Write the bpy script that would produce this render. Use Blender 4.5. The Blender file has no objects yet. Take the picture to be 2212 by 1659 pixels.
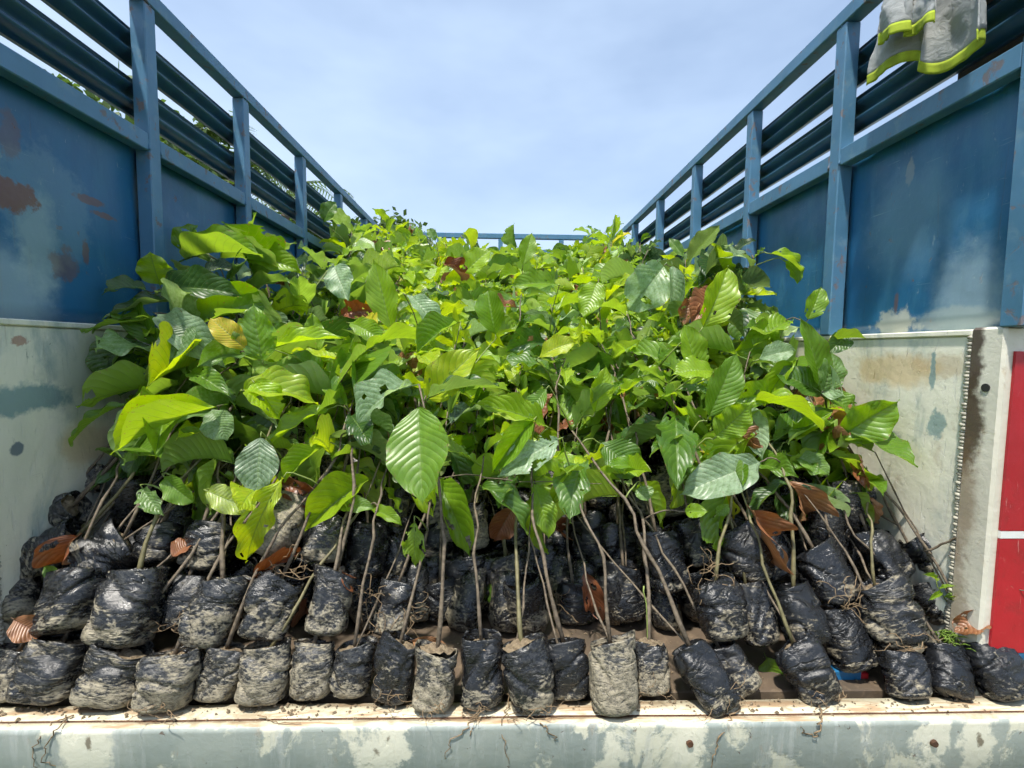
import bpy, math, random
from mathutils import Vector, Matrix, noise, Quaternion
random.seed(11)
S = bpy.context.scene
COL = S.collection
R = math.radians

# ------------------------------------------------------------------ camera
EYE = Vector((0, 0, .82)); FPX = 1015.3           # focal length in pixels of a 2212 px wide view of the photo
cam_d = bpy.data.cameras.new('camera'); cam = bpy.data.objects.new('camera', cam_d); COL.objects.link(cam)
cam_d.sensor_width = 36; cam_d.lens = FPX / 2212 * 36; cam_d.clip_start = .02; cam_d.clip_end = 3000
CROT = (Matrix.Rotation(R(-1.55), 4, 'Z') @ Matrix.Rotation(R(90 - 4.1), 4, 'X') @ Matrix.Rotation(.0105, 4, 'Z'))
cam.matrix_world = Matrix.Translation(EYE) @ CROT
S.camera = cam

# ------------------------------------------------------------------ sky, sun, exposure
SUN_EL, SUN_AZ = 69, -148      # azimuth clockwise from the truck's forward axis
W = bpy.data.worlds.new('World'); S.world = W; W.use_nodes = True
nt = W.node_tree; nt.nodes.clear()
out = nt.nodes.new('ShaderNodeOutputWorld'); bg = nt.nodes.new('ShaderNodeBackground')
sky = nt.nodes.new('ShaderNodeTexSky'); sky.sky_type = 'NISHITA'; sky.sun_disc = False
sky.sun_elevation = R(SUN_EL); sky.sun_rotation = R(SUN_AZ); sky.air_density = 1.0; sky.dust_density = 1.6; sky.ozone_density = 1.6
tc = nt.nodes.new('ShaderNodeTexCoord'); mp = nt.nodes.new('ShaderNodeMapping'); mp.inputs['Scale'].default_value = (1.0, 1.0, 2.6)
mp.inputs['Location'].default_value = (.35, .2, .1)
nz = nt.nodes.new('ShaderNodeTexNoise'); nz.inputs['Scale'].default_value = 1.5; nz.inputs['Detail'].default_value = 5; nz.inputs['Roughness'].default_value = .5
mr = nt.nodes.new('ShaderNodeMapRange'); mr.inputs[1].default_value = .38; mr.inputs[2].default_value = .72; mr.inputs[3].default_value = .35; mr.inputs[4].default_value = .9
mx = nt.nodes.new('ShaderNodeMix'); mx.data_type = 'RGBA'; mx.inputs[7].default_value = (3.9, 4.9, 6.3, 1)
nt.links.new(tc.outputs['Generated'], mp.inputs[0]); nt.links.new(mp.outputs[0], nz.inputs['Vector']); nt.links.new(nz.outputs[0], mr.inputs[0])
nt.links.new(mr.outputs[0], mx.inputs[0]); nt.links.new(sky.outputs[0], mx.inputs[6]); nt.links.new(mx.outputs[2], bg.inputs[0])
bg.inputs[1].default_value = .125; nt.links.new(bg.outputs[0], out.inputs[0])
sd = bpy.data.lights.new('sun', 'SUN'); sd.energy = 4.3; sd.angle = R(3.0); sd.color = (1, .95, .86)
sun = bpy.data.objects.new('sun', sd); COL.objects.link(sun)
sdir = Vector((math.sin(R(SUN_AZ)) * math.cos(R(SUN_EL)), math.cos(R(SUN_AZ)) * math.cos(R(SUN_EL)), math.sin(R(SUN_EL))))
sun.rotation_euler = sdir.to_track_quat('Z', 'Y').to_euler(); sun.location = (0, 0, 30)
S.view_settings.view_transform = 'Standard'; S.view_settings.look = 'None'; S.view_settings.exposure = .72; S.view_settings.gamma = 1
S.cycles.max_bounces = 6; S.cycles.diffuse_bounces = 3; S.cycles.glossy_bounces = 2; S.cycles.transmission_bounces = 4; S.cycles.caustics_reflective = False; S.cycles.caustics_refractive = False; S.cycles.use_adaptive_sampling = True; S.cycles.adaptive_threshold = .03; S.cycles.adaptive_min_samples = 12

# ------------------------------------------------------------------ helpers
def pix(px, py, Y):
    """point at depth Y seen at photo pixel (px, py) of a 2212 x 1659 view"""
    d = CROT.to_3x3() @ Vector(((px - 1106) / FPX, -(py - 829.5) / FPX, -1))
    return EYE + d * (Y / d.y)
def pixz(px, py, z):
    d = CROT.to_3x3() @ Vector(((px - 1106) / FPX, -(py - 829.5) / FPX, -1))
    return EYE + d * ((z - EYE.z) / d.z)
WM = {}
def place(o, world, parent=None):
    WM[o.name] = world
    if parent is not None:
        o.parent = parent; o.matrix_parent_inverse = Matrix.Identity(4)
        o.matrix_basis = WM[parent.name].inverted() @ world
    else:
        o.matrix_basis = world
    return o
def empty(name, loc, label=None, cat=None, group=None):
    o = bpy.data.objects.new(name, None); o.empty_display_size = .05; COL.objects.link(o)
    place(o, Matrix.Translation(loc)); tag(o, label, cat, group); return o
def tag(o, label=None, cat=None, group=None, kind=None):
    if label: o['label'] = label
    if cat: o['category'] = cat
    if group: o['group'] = group
    if kind: o['kind'] = kind
    return o
def ob(name, mesh, parent=None, world=None):
    o = bpy.data.objects.new(name, mesh); COL.objects.link(o)
    return place(o, world or Matrix.Identity(4), parent)
class MB:
    def __init__(s): s.v = []; s.f = []; s.uv = []
    def grid(s, nu, nv, fn, closed=False, uv=None):
        b = len(s.v); n = nu if closed else nu + 1
        for j in range(nv + 1):
            for i in range(n): s.v.append(tuple(fn(i / nu, j / nv)))
        for j in range(nv):
            for i in range(nu):
                a = b + j * n + i; c = b + j * n + (i + 1) % n
                s.f.append((a, c, c + n, a + n))
        return b
    def box(s, x0, x1, y0, y1, z0, z1, bev=0):
        b = len(s.v)
        if bev <= 0:
            for z in (z0, z1):
                for x, y in ((x0, y0), (x1, y0), (x1, y1), (x0, y1)): s.v.append((x, y, z))
            for q in ((0, 3, 2, 1), (4, 5, 6, 7), (0, 1, 5, 4), (1, 2, 6, 5), (2, 3, 7, 6), (3, 0, 4, 7)): s.f.append(tuple(b + i for i in q))
        else:
            e = bev; P = {}
            for ix, x in enumerate((x0, x1)):
                for iy, y in enumerate((y0, y1)):
                    for iz, z in enumerate((z0, z1)):
                        sx, sy, sz = (1 - 2 * ix) * e, (1 - 2 * iy) * e, (1 - 2 * iz) * e
                        P[ix, iy, iz] = len(s.v)
                        s.v += [(x, y + sy, z + sz), (x + sx, y, z + sz), (x + sx, y + sy, z)]
            def F(*q): s.f.append(q)
            for ix in (0, 1):
                q = [P[ix, a, c] for a, c in ((0, 0), (0, 1), (1, 1), (1, 0))]; F(*(q if ix == 0 else q[::-1]))
            for iy in (0, 1):
                q = [P[a, iy, c] + 1 for a, c in ((0, 0), (1, 0), (1, 1), (0, 1))]; F(*(q if iy == 0 else q[::-1]))
            for iz in (0, 1):
                q = [P[a, c, iz] + 2 for a, c in ((0, 0), (0, 1), (1, 1), (1, 0))]; F(*(q if iz == 0 else q[::-1]))
            for a in (0, 1):
                for c in (0, 1):
                    F(P[a, c, 0], P[a, c, 1], P[a, c, 1] + 1, P[a, c, 0] + 1)
                    F(P[a, 0, c], P[a, 1, c], P[a, 1, c] + 2, P[a, 0, c] + 2)
                    F(P[0, a, c] + 1, P[1, a, c] + 1, P[1, a, c] + 2, P[0, a, c] + 2)
                    for d in (0, 1): F(P[a, c, d], P[a, c, d] + 1, P[a, c, d] + 2) if 1 else 0
                    # (corner triangles, once for each of the eight corners)
        return s
    def tube(s, pts, rad, n=6, cap=True):
        b = len(s.v); m = len(pts); pts = [Vector(p) for p in pts]
        for k, p in enumerate(pts):
            t = (pts[min(k + 1, m - 1)] - pts[max(k - 1, 0)]).normalized()
            a = t.orthogonal() if k == 0 else pa - t * pa.dot(t)
            a.normalize(); pa = a; c = t.cross(a); r = rad[k] if isinstance(rad, (list, tuple)) else rad
            for i in range(n):
                th = 2 * math.pi * i / n; s.v.append(tuple(p + (a * math.cos(th) + c * math.sin(th)) * r))
        for k in range(m - 1):
            for i in range(n):
                s.f.append((b + k * n + i, b + k * n + (i + 1) % n, b + (k + 1) * n + (i + 1) % n, b + (k + 1) * n + i))
        if cap:
            s.f.append(tuple(b + i for i in range(n))[::-1]); s.f.append(tuple(b + (m - 1) * n + i for i in range(n)))
    def mesh(s, name, mat, smooth=True):
        me = bpy.data.meshes.new(name); me.from_pydata(s.v, [], s.f)
        if smooth: me.polygons.foreach_set('use_smooth', [True] * len(me.polygons))
        if mat: me.materials.append(mat)
        me.update(); return me

# ---- material helpers
def newmat(name):
    m = bpy.data.materials.new(name); m.use_nodes = True; t = m.node_tree
    return m, t, t.nodes['Principled BSDF'], t.nodes['Material Output']
def N(t, typ, **kw):
    n = t.nodes.new('ShaderNode' + typ)
    for k, v in kw.items():
        if k in ('inp',):
            for a, b in v.items(): n.inputs[a].default_value = b
        else: setattr(n, k, v)
    return n
def L(t, a, b): t.links.new(a, b)
def mixc(t, fac, a, b):
    n = t.nodes.new('ShaderNodeMix'); n.data_type = 'RGBA'
    for s, v in ((0, fac), (6, a), (7, b)):
        if hasattr(v, 'is_linked'): t.links.new(v, n.inputs[s])
        elif s == 0: n.inputs[0].default_value = v
        else: n.inputs[s].default_value = (*v, 1)
    return n.outputs[2]
def math_(t, op, a, b=0., c=None):
    n = t.nodes.new('ShaderNodeMath'); n.operation = op
    for i, v in enumerate((a, b, c)):
        if v is None: continue
        if hasattr(v, 'is_linked'): t.links.new(v, n.inputs[i])
        else: n.inputs[i].default_value = v
    return n.outputs[0]
def ramp(t, v, lo, hi, a=0., b=1.):
    n = t.nodes.new('ShaderNodeMapRange'); n.interpolation_type = 'SMOOTHSTEP'
    if hasattr(v, 'is_linked'): t.links.new(v, n.inputs[0])
    for i, x in ((1, lo), (2, hi), (3, a), (4, b)): n.inputs[i].default_value = x
    return n.outputs[0]
def coords(t, scale=(1, 1, 1), off=(0, 0, 0), kind='Object', addv=None):
    c = t.nodes.new('ShaderNodeTexCoord'); m = t.nodes.new('ShaderNodeMapping')
    m.inputs['Scale'].default_value = scale; m.inputs['Location'].default_value = off
    t.links.new(c.outputs[kind], m.inputs[0])
    if addv is not None: t.links.new(addv, m.inputs['Location'])
    return m.outputs[0]
def noi(t, vec, scale, detail=4, rough=.55, dist=0.):
    n = t.nodes.new('ShaderNodeTexNoise'); t.links.new(vec, n.inputs['Vector'])
    n.inputs['Scale'].default_value = scale; n.inputs['Detail'].default_value = detail; n.inputs['Roughness'].default_value = rough; n.inputs['Distortion'].default_value = dist
    return n.outputs[0]
def bump(t, h, strength, dist=.002, prev=None):
    n = t.nodes.new('ShaderNodeBump'); n.inputs['Strength'].default_value = strength; n.inputs['Distance'].default_value = dist
    t.links.new(h, n.inputs['Height'])
    if prev is not None: t.links.new(prev, n.inputs['Normal'])
    return n.outputs[0]
def objattr(t, name):
    n = t.nodes.new('ShaderNodeAttribute'); n.attribute_type = 'OBJECT'; n.attribute_name = name; return n.outputs['Fac']
def near(t, c, p, rad, soft, warp=.06, wscale=30, sq=(1, 1, 1)):
    """mask of a blotch with an uneven outline round point p"""
    s = t.nodes.new('ShaderNodeVectorMath'); s.operation = 'SUBTRACT'; t.links.new(c, s.inputs[0]); s.inputs[1].default_value = p
    q = t.nodes.new('ShaderNodeVectorMath'); q.operation = 'MULTIPLY'; t.links.new(s.outputs[0], q.inputs[0]); q.inputs[1].default_value = sq
    l = t.nodes.new('ShaderNodeVectorMath'); l.operation = 'LENGTH'; t.links.new(q.outputs[0], l.inputs[0])
    w = math_(t, 'MULTIPLY_ADD', noi(t, c, wscale, 6, .65), warp * 2, -warp)
    return ramp(t, math_(t, 'ADD', l.outputs['Value'], w), rad, rad + soft, 1, 0)

def paint(name, base, var, layers=(), rough=.45, spots=(), bumps=.25, metal=0.):
    """weathered paint, with painted glare among the panel spots: layers = (colour, scale xyz, noise scale, lo, hi, strength, roughness); spots = (colour, point, radius, soft, strength, squash, warp)"""
    m, t, p, o = newmat(name)
    c = coords(t)
    col = mixc(t, ramp(t, noi(t, coords(t, (3, 3, 1.2)), 2.2, 5), .35, .7), base, var)
    rg = None; h = noi(t, c, 60, 4)
    rv = None
    for i, (lc, sc, ns, lo, hi, st, rr) in enumerate(layers):
        k = noi(t, coords(t, sc, (i * 3.7 + 1, i * 1.9, i * 2.3)), ns, 8, .62, .4)
        f = math_(t, 'MULTIPLY', ramp(t, k, lo, hi), st)
        col = mixc(t, f, col, lc)
        rv = math_(t, 'MULTIPLY', f, rr) if rv is None else math_(t, 'ADD', rv, math_(t, 'MULTIPLY', f, rr))
        h = math_(t, 'MULTIPLY_ADD', f, -.8, h)
    for (lc, pt, rad, soft, st, sq, wp) in spots:
        f = math_(t, 'MULTIPLY', near(t, c, pt, rad, soft, max(wp * 1.3, rad * 1.2), 11 if rad > .045 else 26, sq), st)
        col = mixc(t, f, col, lc)
    L(t, col, p.inputs['Base Color'])
    if rv is not None: L(t, math_(t, 'ADD', rv, rough), p.inputs['Roughness'])
    else: p.inputs['Roughness'].default_value = rough
    p.inputs['Metallic'].default_value = metal
    h2 = noi(t, c, 5, 2)
    n1 = bump(t, h2, .25, .03)
    L(t, bump(t, h, bumps, .002, n1), p.inputs['Normal'])
    return m
def flat(name, col, rough=.6, var=.25, sc=30, bmp=.3):
    m, t, p, o = newmat(name); c = coords(t)
    k = noi(t, c, sc, 5)
    L(t, mixc(t, ramp(t, k, .35, .68), col, tuple(x * (1 - var) for x in col)), p.inputs['Base Color'])
    p.inputs['Roughness'].default_value = rough; L(t, bump(t, k, bmp, .003), p.inputs['Normal']); return m

# ------------------------------------------------------------------ materials
XW = 1.17                                            # inner face of posts and rails
RUST = (.16, .065, .03); CHALK = (.42, .47, .45); BLUE = (.014, .10, .22); BLUE2 = (.02, .13, .27)
def onwall(px, py, X):                               # photo pixel -> point on the plane x = X
    d = CROT.to_3x3() @ Vector(((px - 1106) / FPX, -(py - 829.5) / FPX, -1))
    return tuple(EYE + d * (X / d.x))
XP = XW + .058
pl_spots = [((.17, .29, .35), onwall(95, 450, -XP), .10, .05, .36, (1, 1.0, .8), .07),
            ((.30, .42, .42), onwall(80, 520, -XP), .05, .06, .5, (1, 1.5, .6), .06),
            (RUST, onwall(25, 420, -XP), .045, .02, .85, (1, .8, 1.4), .05), (RUST, onwall(190, 432, -XP), .02, .01, .7, (1, .5, 2.), .02),
            (RUST, onwall(222, 466, -XP), .016, .008, .7, (1, .5, 2.2), .02), (RUST, onwall(182, 542, -XP), .018, .01, .6, (1, 2, .7), .02),
            (RUST, onwall(22, 292, -XP), .03, .02, .45, (1, 1.5, .7), .03), (RUST, onwall(135, 572, -XP), .03, .02, .5, (1, 1, 1), .04),
            ((.42, .55, .60), onwall(10, 640, -XP), .05, .13, .55, (1, 1, 1), .04)]  # this last spot paints glare near the rear end into the colour
pr_spots = [((.30, .30, .27), onwall(1968, 375, XP), .02, .01, .5, (1, 1.6, .7), .02), ((.38, .50, .55), onwall(2090, 640, XP), .04, .12, .5, (1, 1.2, .8), .04),  # second spot: reflected glare at the rear end, painted as pale colour
            ((.55, .55, .45), onwall(1935, 700, XP), .035, .03, .7, (1, .7, 1.3), .05), (RUST, onwall(1937, 655, XP), .012, .01, .6, (1, 2.2, .5), .01),
            ((.45, .5, .46), onwall(2060, 690, XP), .05, .04, .45, (1, .6, 2), .05), ((.16, .30, .40), onwall(1960, 480, XP), .06, .16, .5, (1, 1, 1), .06)]
lay_blue = [((.07, .05, .045), (16, 16, .9), 3, .63, .74, .45, .2), ((.30, .40, .42), (2, 2, 55), 4, .66, .70, .4, .1), ((.32, .42, .44), (3, 45, 6), 4, .68, .71, .4, .1), ((.05, .19, .30), (4, 4, 1.0), 3.2, .50, .72, .45, .1), (CHALK, (6, 6, 3), 7, .64, .74, .35, .2), (RUST, (7, 7, 5), 3.4, .665, .72, .75, .35)]
M_panel_l = paint('blue_panel_paint_left', BLUE, BLUE2, lay_blue, .34, pl_spots)
M_panel_r = paint('blue_panel_paint_right', BLUE, BLUE2, lay_blue, .34, pr_spots)
M_rail = paint('blue_rail_paint', (.06, .165, .27), (.08, .20, .33), [((.18, .28, .33), (3, 3, 3), 6, .52, .75, .5, .2), ((.19, .11, .07), (5, 5, 4), 5.0, .57, .66, .65, .3)], .42)
M_slat = paint('blue_slat_paint', (.02, .075, .14), (.03, .10, .17), [((.08, .16, .19), (2, 1, 6), 6, .5, .75, .4, .2), (RUST, (4, 2, 4), 5, .66, .73, .5, .3)], .36)
WHITE = (.78, .76, .63); TEAL = (.19, .30, .31)
XL = XW + .012
lay_white = [((.20, .20, .18), (3, 3, 45), 4, .67, .70, .5, .1), ((.24, .15, .08), (18, 18, 1.0), 3, .62, .74, .4, .2), (TEAL, (2.6, 2.6, 1.1), 2.6, .50, .68, .7, .05), ((.36, .25, .13), (3, 3, 2), 4.5, .60, .76, .5, .2), ((.08, .12, .12), (14, 14, 3), 4, .65, .72, .75, .1),
             ((.10, .06, .04), (8, 8, 8), 6, .70, .74, .8, .2), ((.62, .62, .55), (9, 9, 2), 6, .56, .66, .55, .1)]
M_white_l = paint('worn_white_paint_left', WHITE, (.66, .65, .54), lay_white, .5,
                  [(TEAL, onwall(70, 860, -XL), .05, .03, .9, (1, .6, 1.8), .06), ((.15, .22, .23), onwall(190, 800, -XL), .08, .1, .55, (1, 1, 1), .08), ((.3, .12, .08), onwall(45, 735, -XL), .02, .01, .7, (1, 1, 2), .03),
                   ((.12, .16, .2), onwall(38, 970, -XL), .012, .006, .9, (1, 1, 1), .01), ((.62, .50, .32), onwall(190, 960, -XL), .05, .06, .7, (1, 1, 1.4), .05)], .5)
M_white_r = paint('worn_white_paint_right', WHITE, (.68, .66, .55), lay_white, .5,
                  [((.60, .42, .18), onwall(1930, 800, XL), .05, .05, .6, (1, .5, 1.6), .05), ((.12, .17, .17), onwall(1900, 940, XL), .03, .03, .55, (1, .5, 2), .05), ((.42, .28, .13), onwall(2040, 790, XL), .03, .05, .45, (1, .6, 2), .05),
                   (TEAL, onwall(2015, 800, XL), .018, .008, .85, (1, 2.5, .45), .02), (TEAL, onwall(2020, 920, XL), .022, .01, .8, (1, 1, .8), .03)], .5)
M_pillar = paint('pillar_white_paint', (.66, .64, .54), (.58, .55, .45), [((.42, .28, .14), (4, 4, 2), 5, .56, .74, .6, .2), ((.09, .06, .04), (6, 6, 12), 5, .66, .72, .8, .2)], .5,
                 [((.06, .04, .03), onwall(2098, 760, XL - .01), .022, .02, .95, (1, 1.2, .25), .012), ((.07, .045, .03), onwall(2080, 920, XL - .01), .03, .03, .95, (1, 1.0, .35), .015), ((.20, .12, .06), onwall(2075, 1080, XL - .01), .018, .03, .6, (1, 1, .25), .02), ((.20, .12, .06), onwall(2060, 1280, XL - .01), .016, .03, .55, (1, 1, .3), .03)], .6)
M_red = paint('red_paint', (.42, .012, .022), (.32, .012, .02), [((.55, .30, .27), (40, 40, 3), 4, .66, .70, .5, .1), ((.20, .02, .02), (4, 4, 3), 5, .52, .7, .5, .2), ((.6, .5, .45), (4, 4, 40), 5, .69, .72, .5, .1), ((.5, .12, .10), (5, 5, 5), 8, .62, .72, .4, .1)], .35)
M_bandwhite = paint('white_band_paint', (.75, .75, .72), (.68, .68, .66), [], .4)
M_bandblue = paint('blue_band_paint', (.012, .11, .24), (.015, .13, .28), [], .35)
M_fascia = paint('sill_face_paint', (.235, .27, .25), (.31, .34, .305),
                 [((.62, .60, .47), (3, 3, 2.0), 3.3, .53, .60, .85, .1), ((.40, .42, .40), (9, 9, 1.2), 5, .5, .7, .5, .1), ((.09, .055, .035), (9, 9, 9), 5, .65, .69, .8, .3), ((.30, .22, .14), (5, 5, 1.5), 5, .6, .75, .5, .2)], .5,
                 [((.66, .64, .52), tuple(pix(x, y, .975)), r_, .02, .9, (1, 1, .55), .05) for x, y, r_ in ((1490, 1600, .03), (2020, 1598, .03), (2110, 1605, .035), (190, 1595, .05), (845, 1600, .03), (820, 1640, .04), (1320, 1650, .02))]
                 + [((.10, .07, .04), tuple(pix(x, y, .975)), .003, .006, .8, (1, 1.6, .5), .016) for x, y in ((838, 1596), (812, 1622), (190, 1608), (2118, 1598))], .5)
M_sill = paint('sill_top_paint', (.62, .58, .43), (.54, .48, .34), [((.30, .17, .08), (1.2, 9, 4), 5, .48, .62, .8, .2), ((.30, .24, .15), (4, 4, 4), 5, .48, .66, .8, .2), ((.13, .08, .05), (7, 7, 7), 6, .66, .72, .8, .2)], .6)
M_floor = paint('muddy_bed_floor', (.10, .07, .045), (.06, .045, .03), [((.22, .16, .10), (5, 5, 5), 6, .5, .7, .5, .1)], .8)
M_dark = flat('underbody_black', (.02, .02, .02), .7)
M_tyre = flat('tyre_rubber', (.022, .022, .022), .85)
M_rimm = flat('rim_steel', (.35, .35, .33), .5)
M_weld = flat('weld_bead_metal', (.50, .47, .38), .45, .5, 60)
M_seamd = flat('rust_line', (.10, .045, .02), .85, .5, 40)

# bag plastic with dried mud; 'mud' is a property of each bag
m, t, p, o = newmat('black_plastic_bag'); M_bag = m
oi = N(t, 'ObjectInfo'); rv = N(t, 'Combine' + 'XYZ'); L(t, math_(t, 'MULTIPLY', oi.outputs['Random'], 37.), rv.inputs[0]); L(t, math_(t, 'MULTIPLY', oi.outputs['Random'], 11.), rv.inputs[2])
c = coords(t, addv=rv.outputs[0]); cw = coords(t, (1, 1, 1.5), addv=rv.outputs[0])
mud = objattr(t, 'mud')
sx = N(t, 'SeparateXYZ'); tco = N(t, 'TexCoord'); L(t, tco.outputs['Object'], sx.inputs[0])
low = ramp(t, sx.outputs['Z'], .0, .15, .07, -.04)
k1 = noi(t, cw, 30, 6, .68, .6); k2 = noi(t, c, 10, 2, .5); k3 = noi(t, cw, 95, 5, .72)
mm = math_(t, 'ADD', math_(t, 'ADD', math_(t, 'MULTIPLY_ADD', k1, .42, math_(t, 'MULTIPLY', k3, .30)), math_(t, 'MULTIPLY', k2, .28)), math_(t, 'ADD', low, math_(t, 'MULTIPLY_ADD', mud, .25, -.14)))
wv = noi(t, coords(t, (1, 1, 2.4), addv=rv.outputs[0]), 9, 3, .55, 1.2)
wr = math_(t, 'ABSOLUTE', math_(t, 'SUBTRACT', wv, .5))
mm = math_(t, 'ADD', math_(t, 'MULTIPLY_ADD', mm, 1.5, -.25), ramp(t, wr, 0, .06, .07, -.02))
kf = noi(t, cw, 210, 3, .7)
fm = math_(t, 'MULTIPLY', ramp(t, mm, .50, .64), ramp(t, math_(t, 'MULTIPLY_ADD', k3, .6, math_(t, 'MULTIPLY', kf, .4)), .40, .56, .38, 1))
film = ramp(t, math_(t, 'ADD', k3, math_(t, 'MULTIPLY_ADD', mud, .3, -.10)), .48, .80, .0, .5)
pl = mixc(t, film, (.010, .011, .013), (.135, .132, .12))
col = mixc(t, math_(t, 'MULTIPLY', fm, .86), pl, mixc(t, k3, (.17, .145, .095), (.44, .39, .28)))
L(t, col, p.inputs['Base Color'])
L(t, math_(t, 'ADD', math_(t, 'MULTIPLY', fm, .5), ramp(t, k2, .3, .7, .14, .32)), p.inputs['Roughness'])
b1 = bump(t, math_(t, 'MULTIPLY', ramp(t, wr, 0, .05, 1, 0), ramp(t, noi(t, c, 16, 1), .42, .62)), .7, -.004)
L(t, bump(t, math_(t, 'MULTIPLY_ADD', fm, .6, math_(t, 'MULTIPLY', k3, 1.4)), .5, .0025, b1), p.inputs['Normal'])
m, t, p, o = newmat('potting_soil'); M_soil = m
c = coords(t); k = noi(t, c, 90, 6, .7); k2 = noi(t, c, 20, 3)
L(t, mixc(t, ramp(t, k2, .4, .65), mixc(t, ramp(t, k, .3, .7), (.12, .085, .05), (.32, .25, .16)), (.24, .18, .11)), p.inputs['Base Color']); p.inputs['Roughness'].default_value = .95
L(t, bump(t, k, 1., .01), p.inputs['Normal'])

def leafmat(name, dead=False):
    m, t, p, o = newmat(name)
    oi = N(t, 'ObjectInfo'); rv = N(t, 'CombineXYZ'); L(t, math_(t, 'MULTIPLY', oi.outputs['Random'], 31.), rv.inputs[0])
    uv = N(t, 'UVMap'); sp = N(t, 'SeparateXYZ'); L(t, uv.outputs[0], sp.inputs[0])
    au = math_(t, 'ABSOLUTE', math_(t, 'SUBTRACT', sp.outputs['X'], .5)); v = sp.outputs['Y']
    ph = math_(t, 'SUBTRACT', math_(t, 'MULTIPLY', v, 12.), math_(t, 'MULTIPLY', math_(t, 'POWER', au, 1.25), 7.))
    fr = math_(t, 'ABSOLUTE', math_(t, 'SUBTRACT', math_(t, 'FRACT', ph), .5))         # 0.5 on a vein... 0 between
    vein = ramp(t, fr, .44, .50); mid = ramp(t, au, .010, .030, 1, 0)
    veins = math_(t, 'MAXIMUM', math_(t, 'MULTIPLY', vein, ramp(t, au, .30, .48, 1, .15)), mid)
    c = coords(t, addv=rv.outputs[0])
    n1 = noi(t, c, 9, 2); n3 = noi(t, c, 24, 3, .7)
    if dead:
        rampn = N(t, 'ValToRGB'); cr = rampn.color_ramp
        cr.elements[0].color = (.10, .030, .014, 1); cr.elements[1].color = (.34, .19, .09, 1)
        e = cr.elements.new(.5); e.color = (.22, .075, .028, 1)
        L(t, math_(t, 'ADD', math_(t, 'MULTIPLY', objattr(t, 'tint'), .8), math_(t, 'MULTIPLY_ADD', n1, .4, -.1)), rampn.inputs[0])
        base = mixc(t, math_(t, 'MULTIPLY', veins, .5), rampn.outputs[0], (.12, .05, .02))
    else:
        rampn = N(t, 'ValToRGB'); cr = rampn.color_ramp
        cr.elements[0].color = (.020, .058, .015, 1); cr.elements[1].color = (.55, .42, .04, 1)
        for pos, cc in ((.25, (.050, .125, .016)), (.5, (.125, .25, .012)), (.75, (.26, .40, .010)), (.9, (.42, .46, .02))):
            e = cr.elements.new(pos); e.color = (*cc, 1)
        L(t, math_(t, 'ADD', objattr(t, 'tint'), math_(t, 'MULTIPLY_ADD', n1, .20, -.10)), rampn.inputs[0])
        base = mixc(t, math_(t, 'MULTIPLY', veins, .4), rampn.outputs[0], (.22, .34, .07))
        du = objattr(t, 'dust_sheen')  # leaf paleness: dusty film together with sky sheen painted into the colour
        base = mixc(t, math_(t, 'MULTIPLY', ramp(t, math_(t, 'ADD', math_(t, 'MULTIPLY_ADD', n3, .5, math_(t, 'MULTIPLY', n1, .5)), math_(t, 'MULTIPLY_ADD', du, .5, -.3)), .30, .80), math_(t, 'MULTIPLY', du, .8)), base, (.42, .55, .38))
        brown = ramp(t, math_(t, 'ADD', n3, math_(t, 'MULTIPLY', ramp(t, au, .3, .5), .09)), .675, .72)
        base = mixc(t, math_(t, 'MULTIPLY', brown, .8), base, (.20, .10, .04))
    geo = N(t, 'NewGeometry'); base = mixc(t, math_(t, 'MULTIPLY', geo.outputs['Backfacing'], .30), base, (.27, .36, .12) if not dead else (.36, .22, .13))
    L(t, base, p.inputs['Base Color']); p.inputs['Roughness'].default_value = .40 if not dead else .45
    p.inputs['Specular IOR Level'].default_value = .75
    hh = math_(t, 'ADD', math_(t, 'MULTIPLY', math_(t, 'POWER', math_(t, 'MULTIPLY', fr, 2.), 2.), -1.), math_(t, 'MULTIPLY', mid, -.8))
    L(t, bump(t, hh, .38, .003), p.inputs['Normal'])
    tr = N(t, 'BsdfTranslucent'); hs = N(t, 'HueSaturation', inp={'Saturation': 1.12, 'Value': 2.1 if not dead else 1.3, 'Hue': .485 if not dead else .5}); L(t, mixc(t, math_(t, 'MULTIPLY', veins, .65), base, (.05, .10, .012) if not dead else (.05, .02, .01)), hs.inputs['Color'])
    L(t, hs.outputs[0], tr.inputs[0]); ms = N(t, 'MixShader'); ms.inputs[0].default_value = .42 if not dead else .2
    L(t, p.outputs[0], ms.inputs[1]); L(t, tr.outputs[0], ms.inputs[2]); L(t, ms.outputs[0], o.inputs[0])
    return m
M_leaf = leafmat('cocoa_leaf'); M_dead = leafmat('dead_leaf_brown', True)
M_stem = flat('stem_bark', (.16, .125, .085), .75, .55, 90, .6)
M_stem2 = flat('young_stem', (.17, .15, .07), .6, .4, 60, .4)
M_pet = flat('petiole_green', (.20, .26, .06), .5, .3, 40, .2)
M_root = flat('dry_root', (.26, .18, .10), .85, .4, 80, .4)
M_moss = flat('moss_green', (.16, .26, .03), .8, .4, 60, .6)

# ------------------------------------------------------------------ setting: ground
g = MB(); g.grid(40, 40, lambda u, v: ((u - .5) * 1600, (v - .5) * 1600, -1.02))
m, t, p, o = newmat('ground_earth'); c = coords(t)
k = noi(t, c, .4, 8, .6)
L(t, mixc(t, ramp(t, k, .42, .6), (.17, .13, .09), (.06, .10, .03)), p.inputs['Base Color']); p.inputs['Roughness'].default_value = .95
tag(ob('ground', g.mesh('ground', m)), 'bare earth and grass yard around the truck', 'ground', kind='structure')

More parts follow.
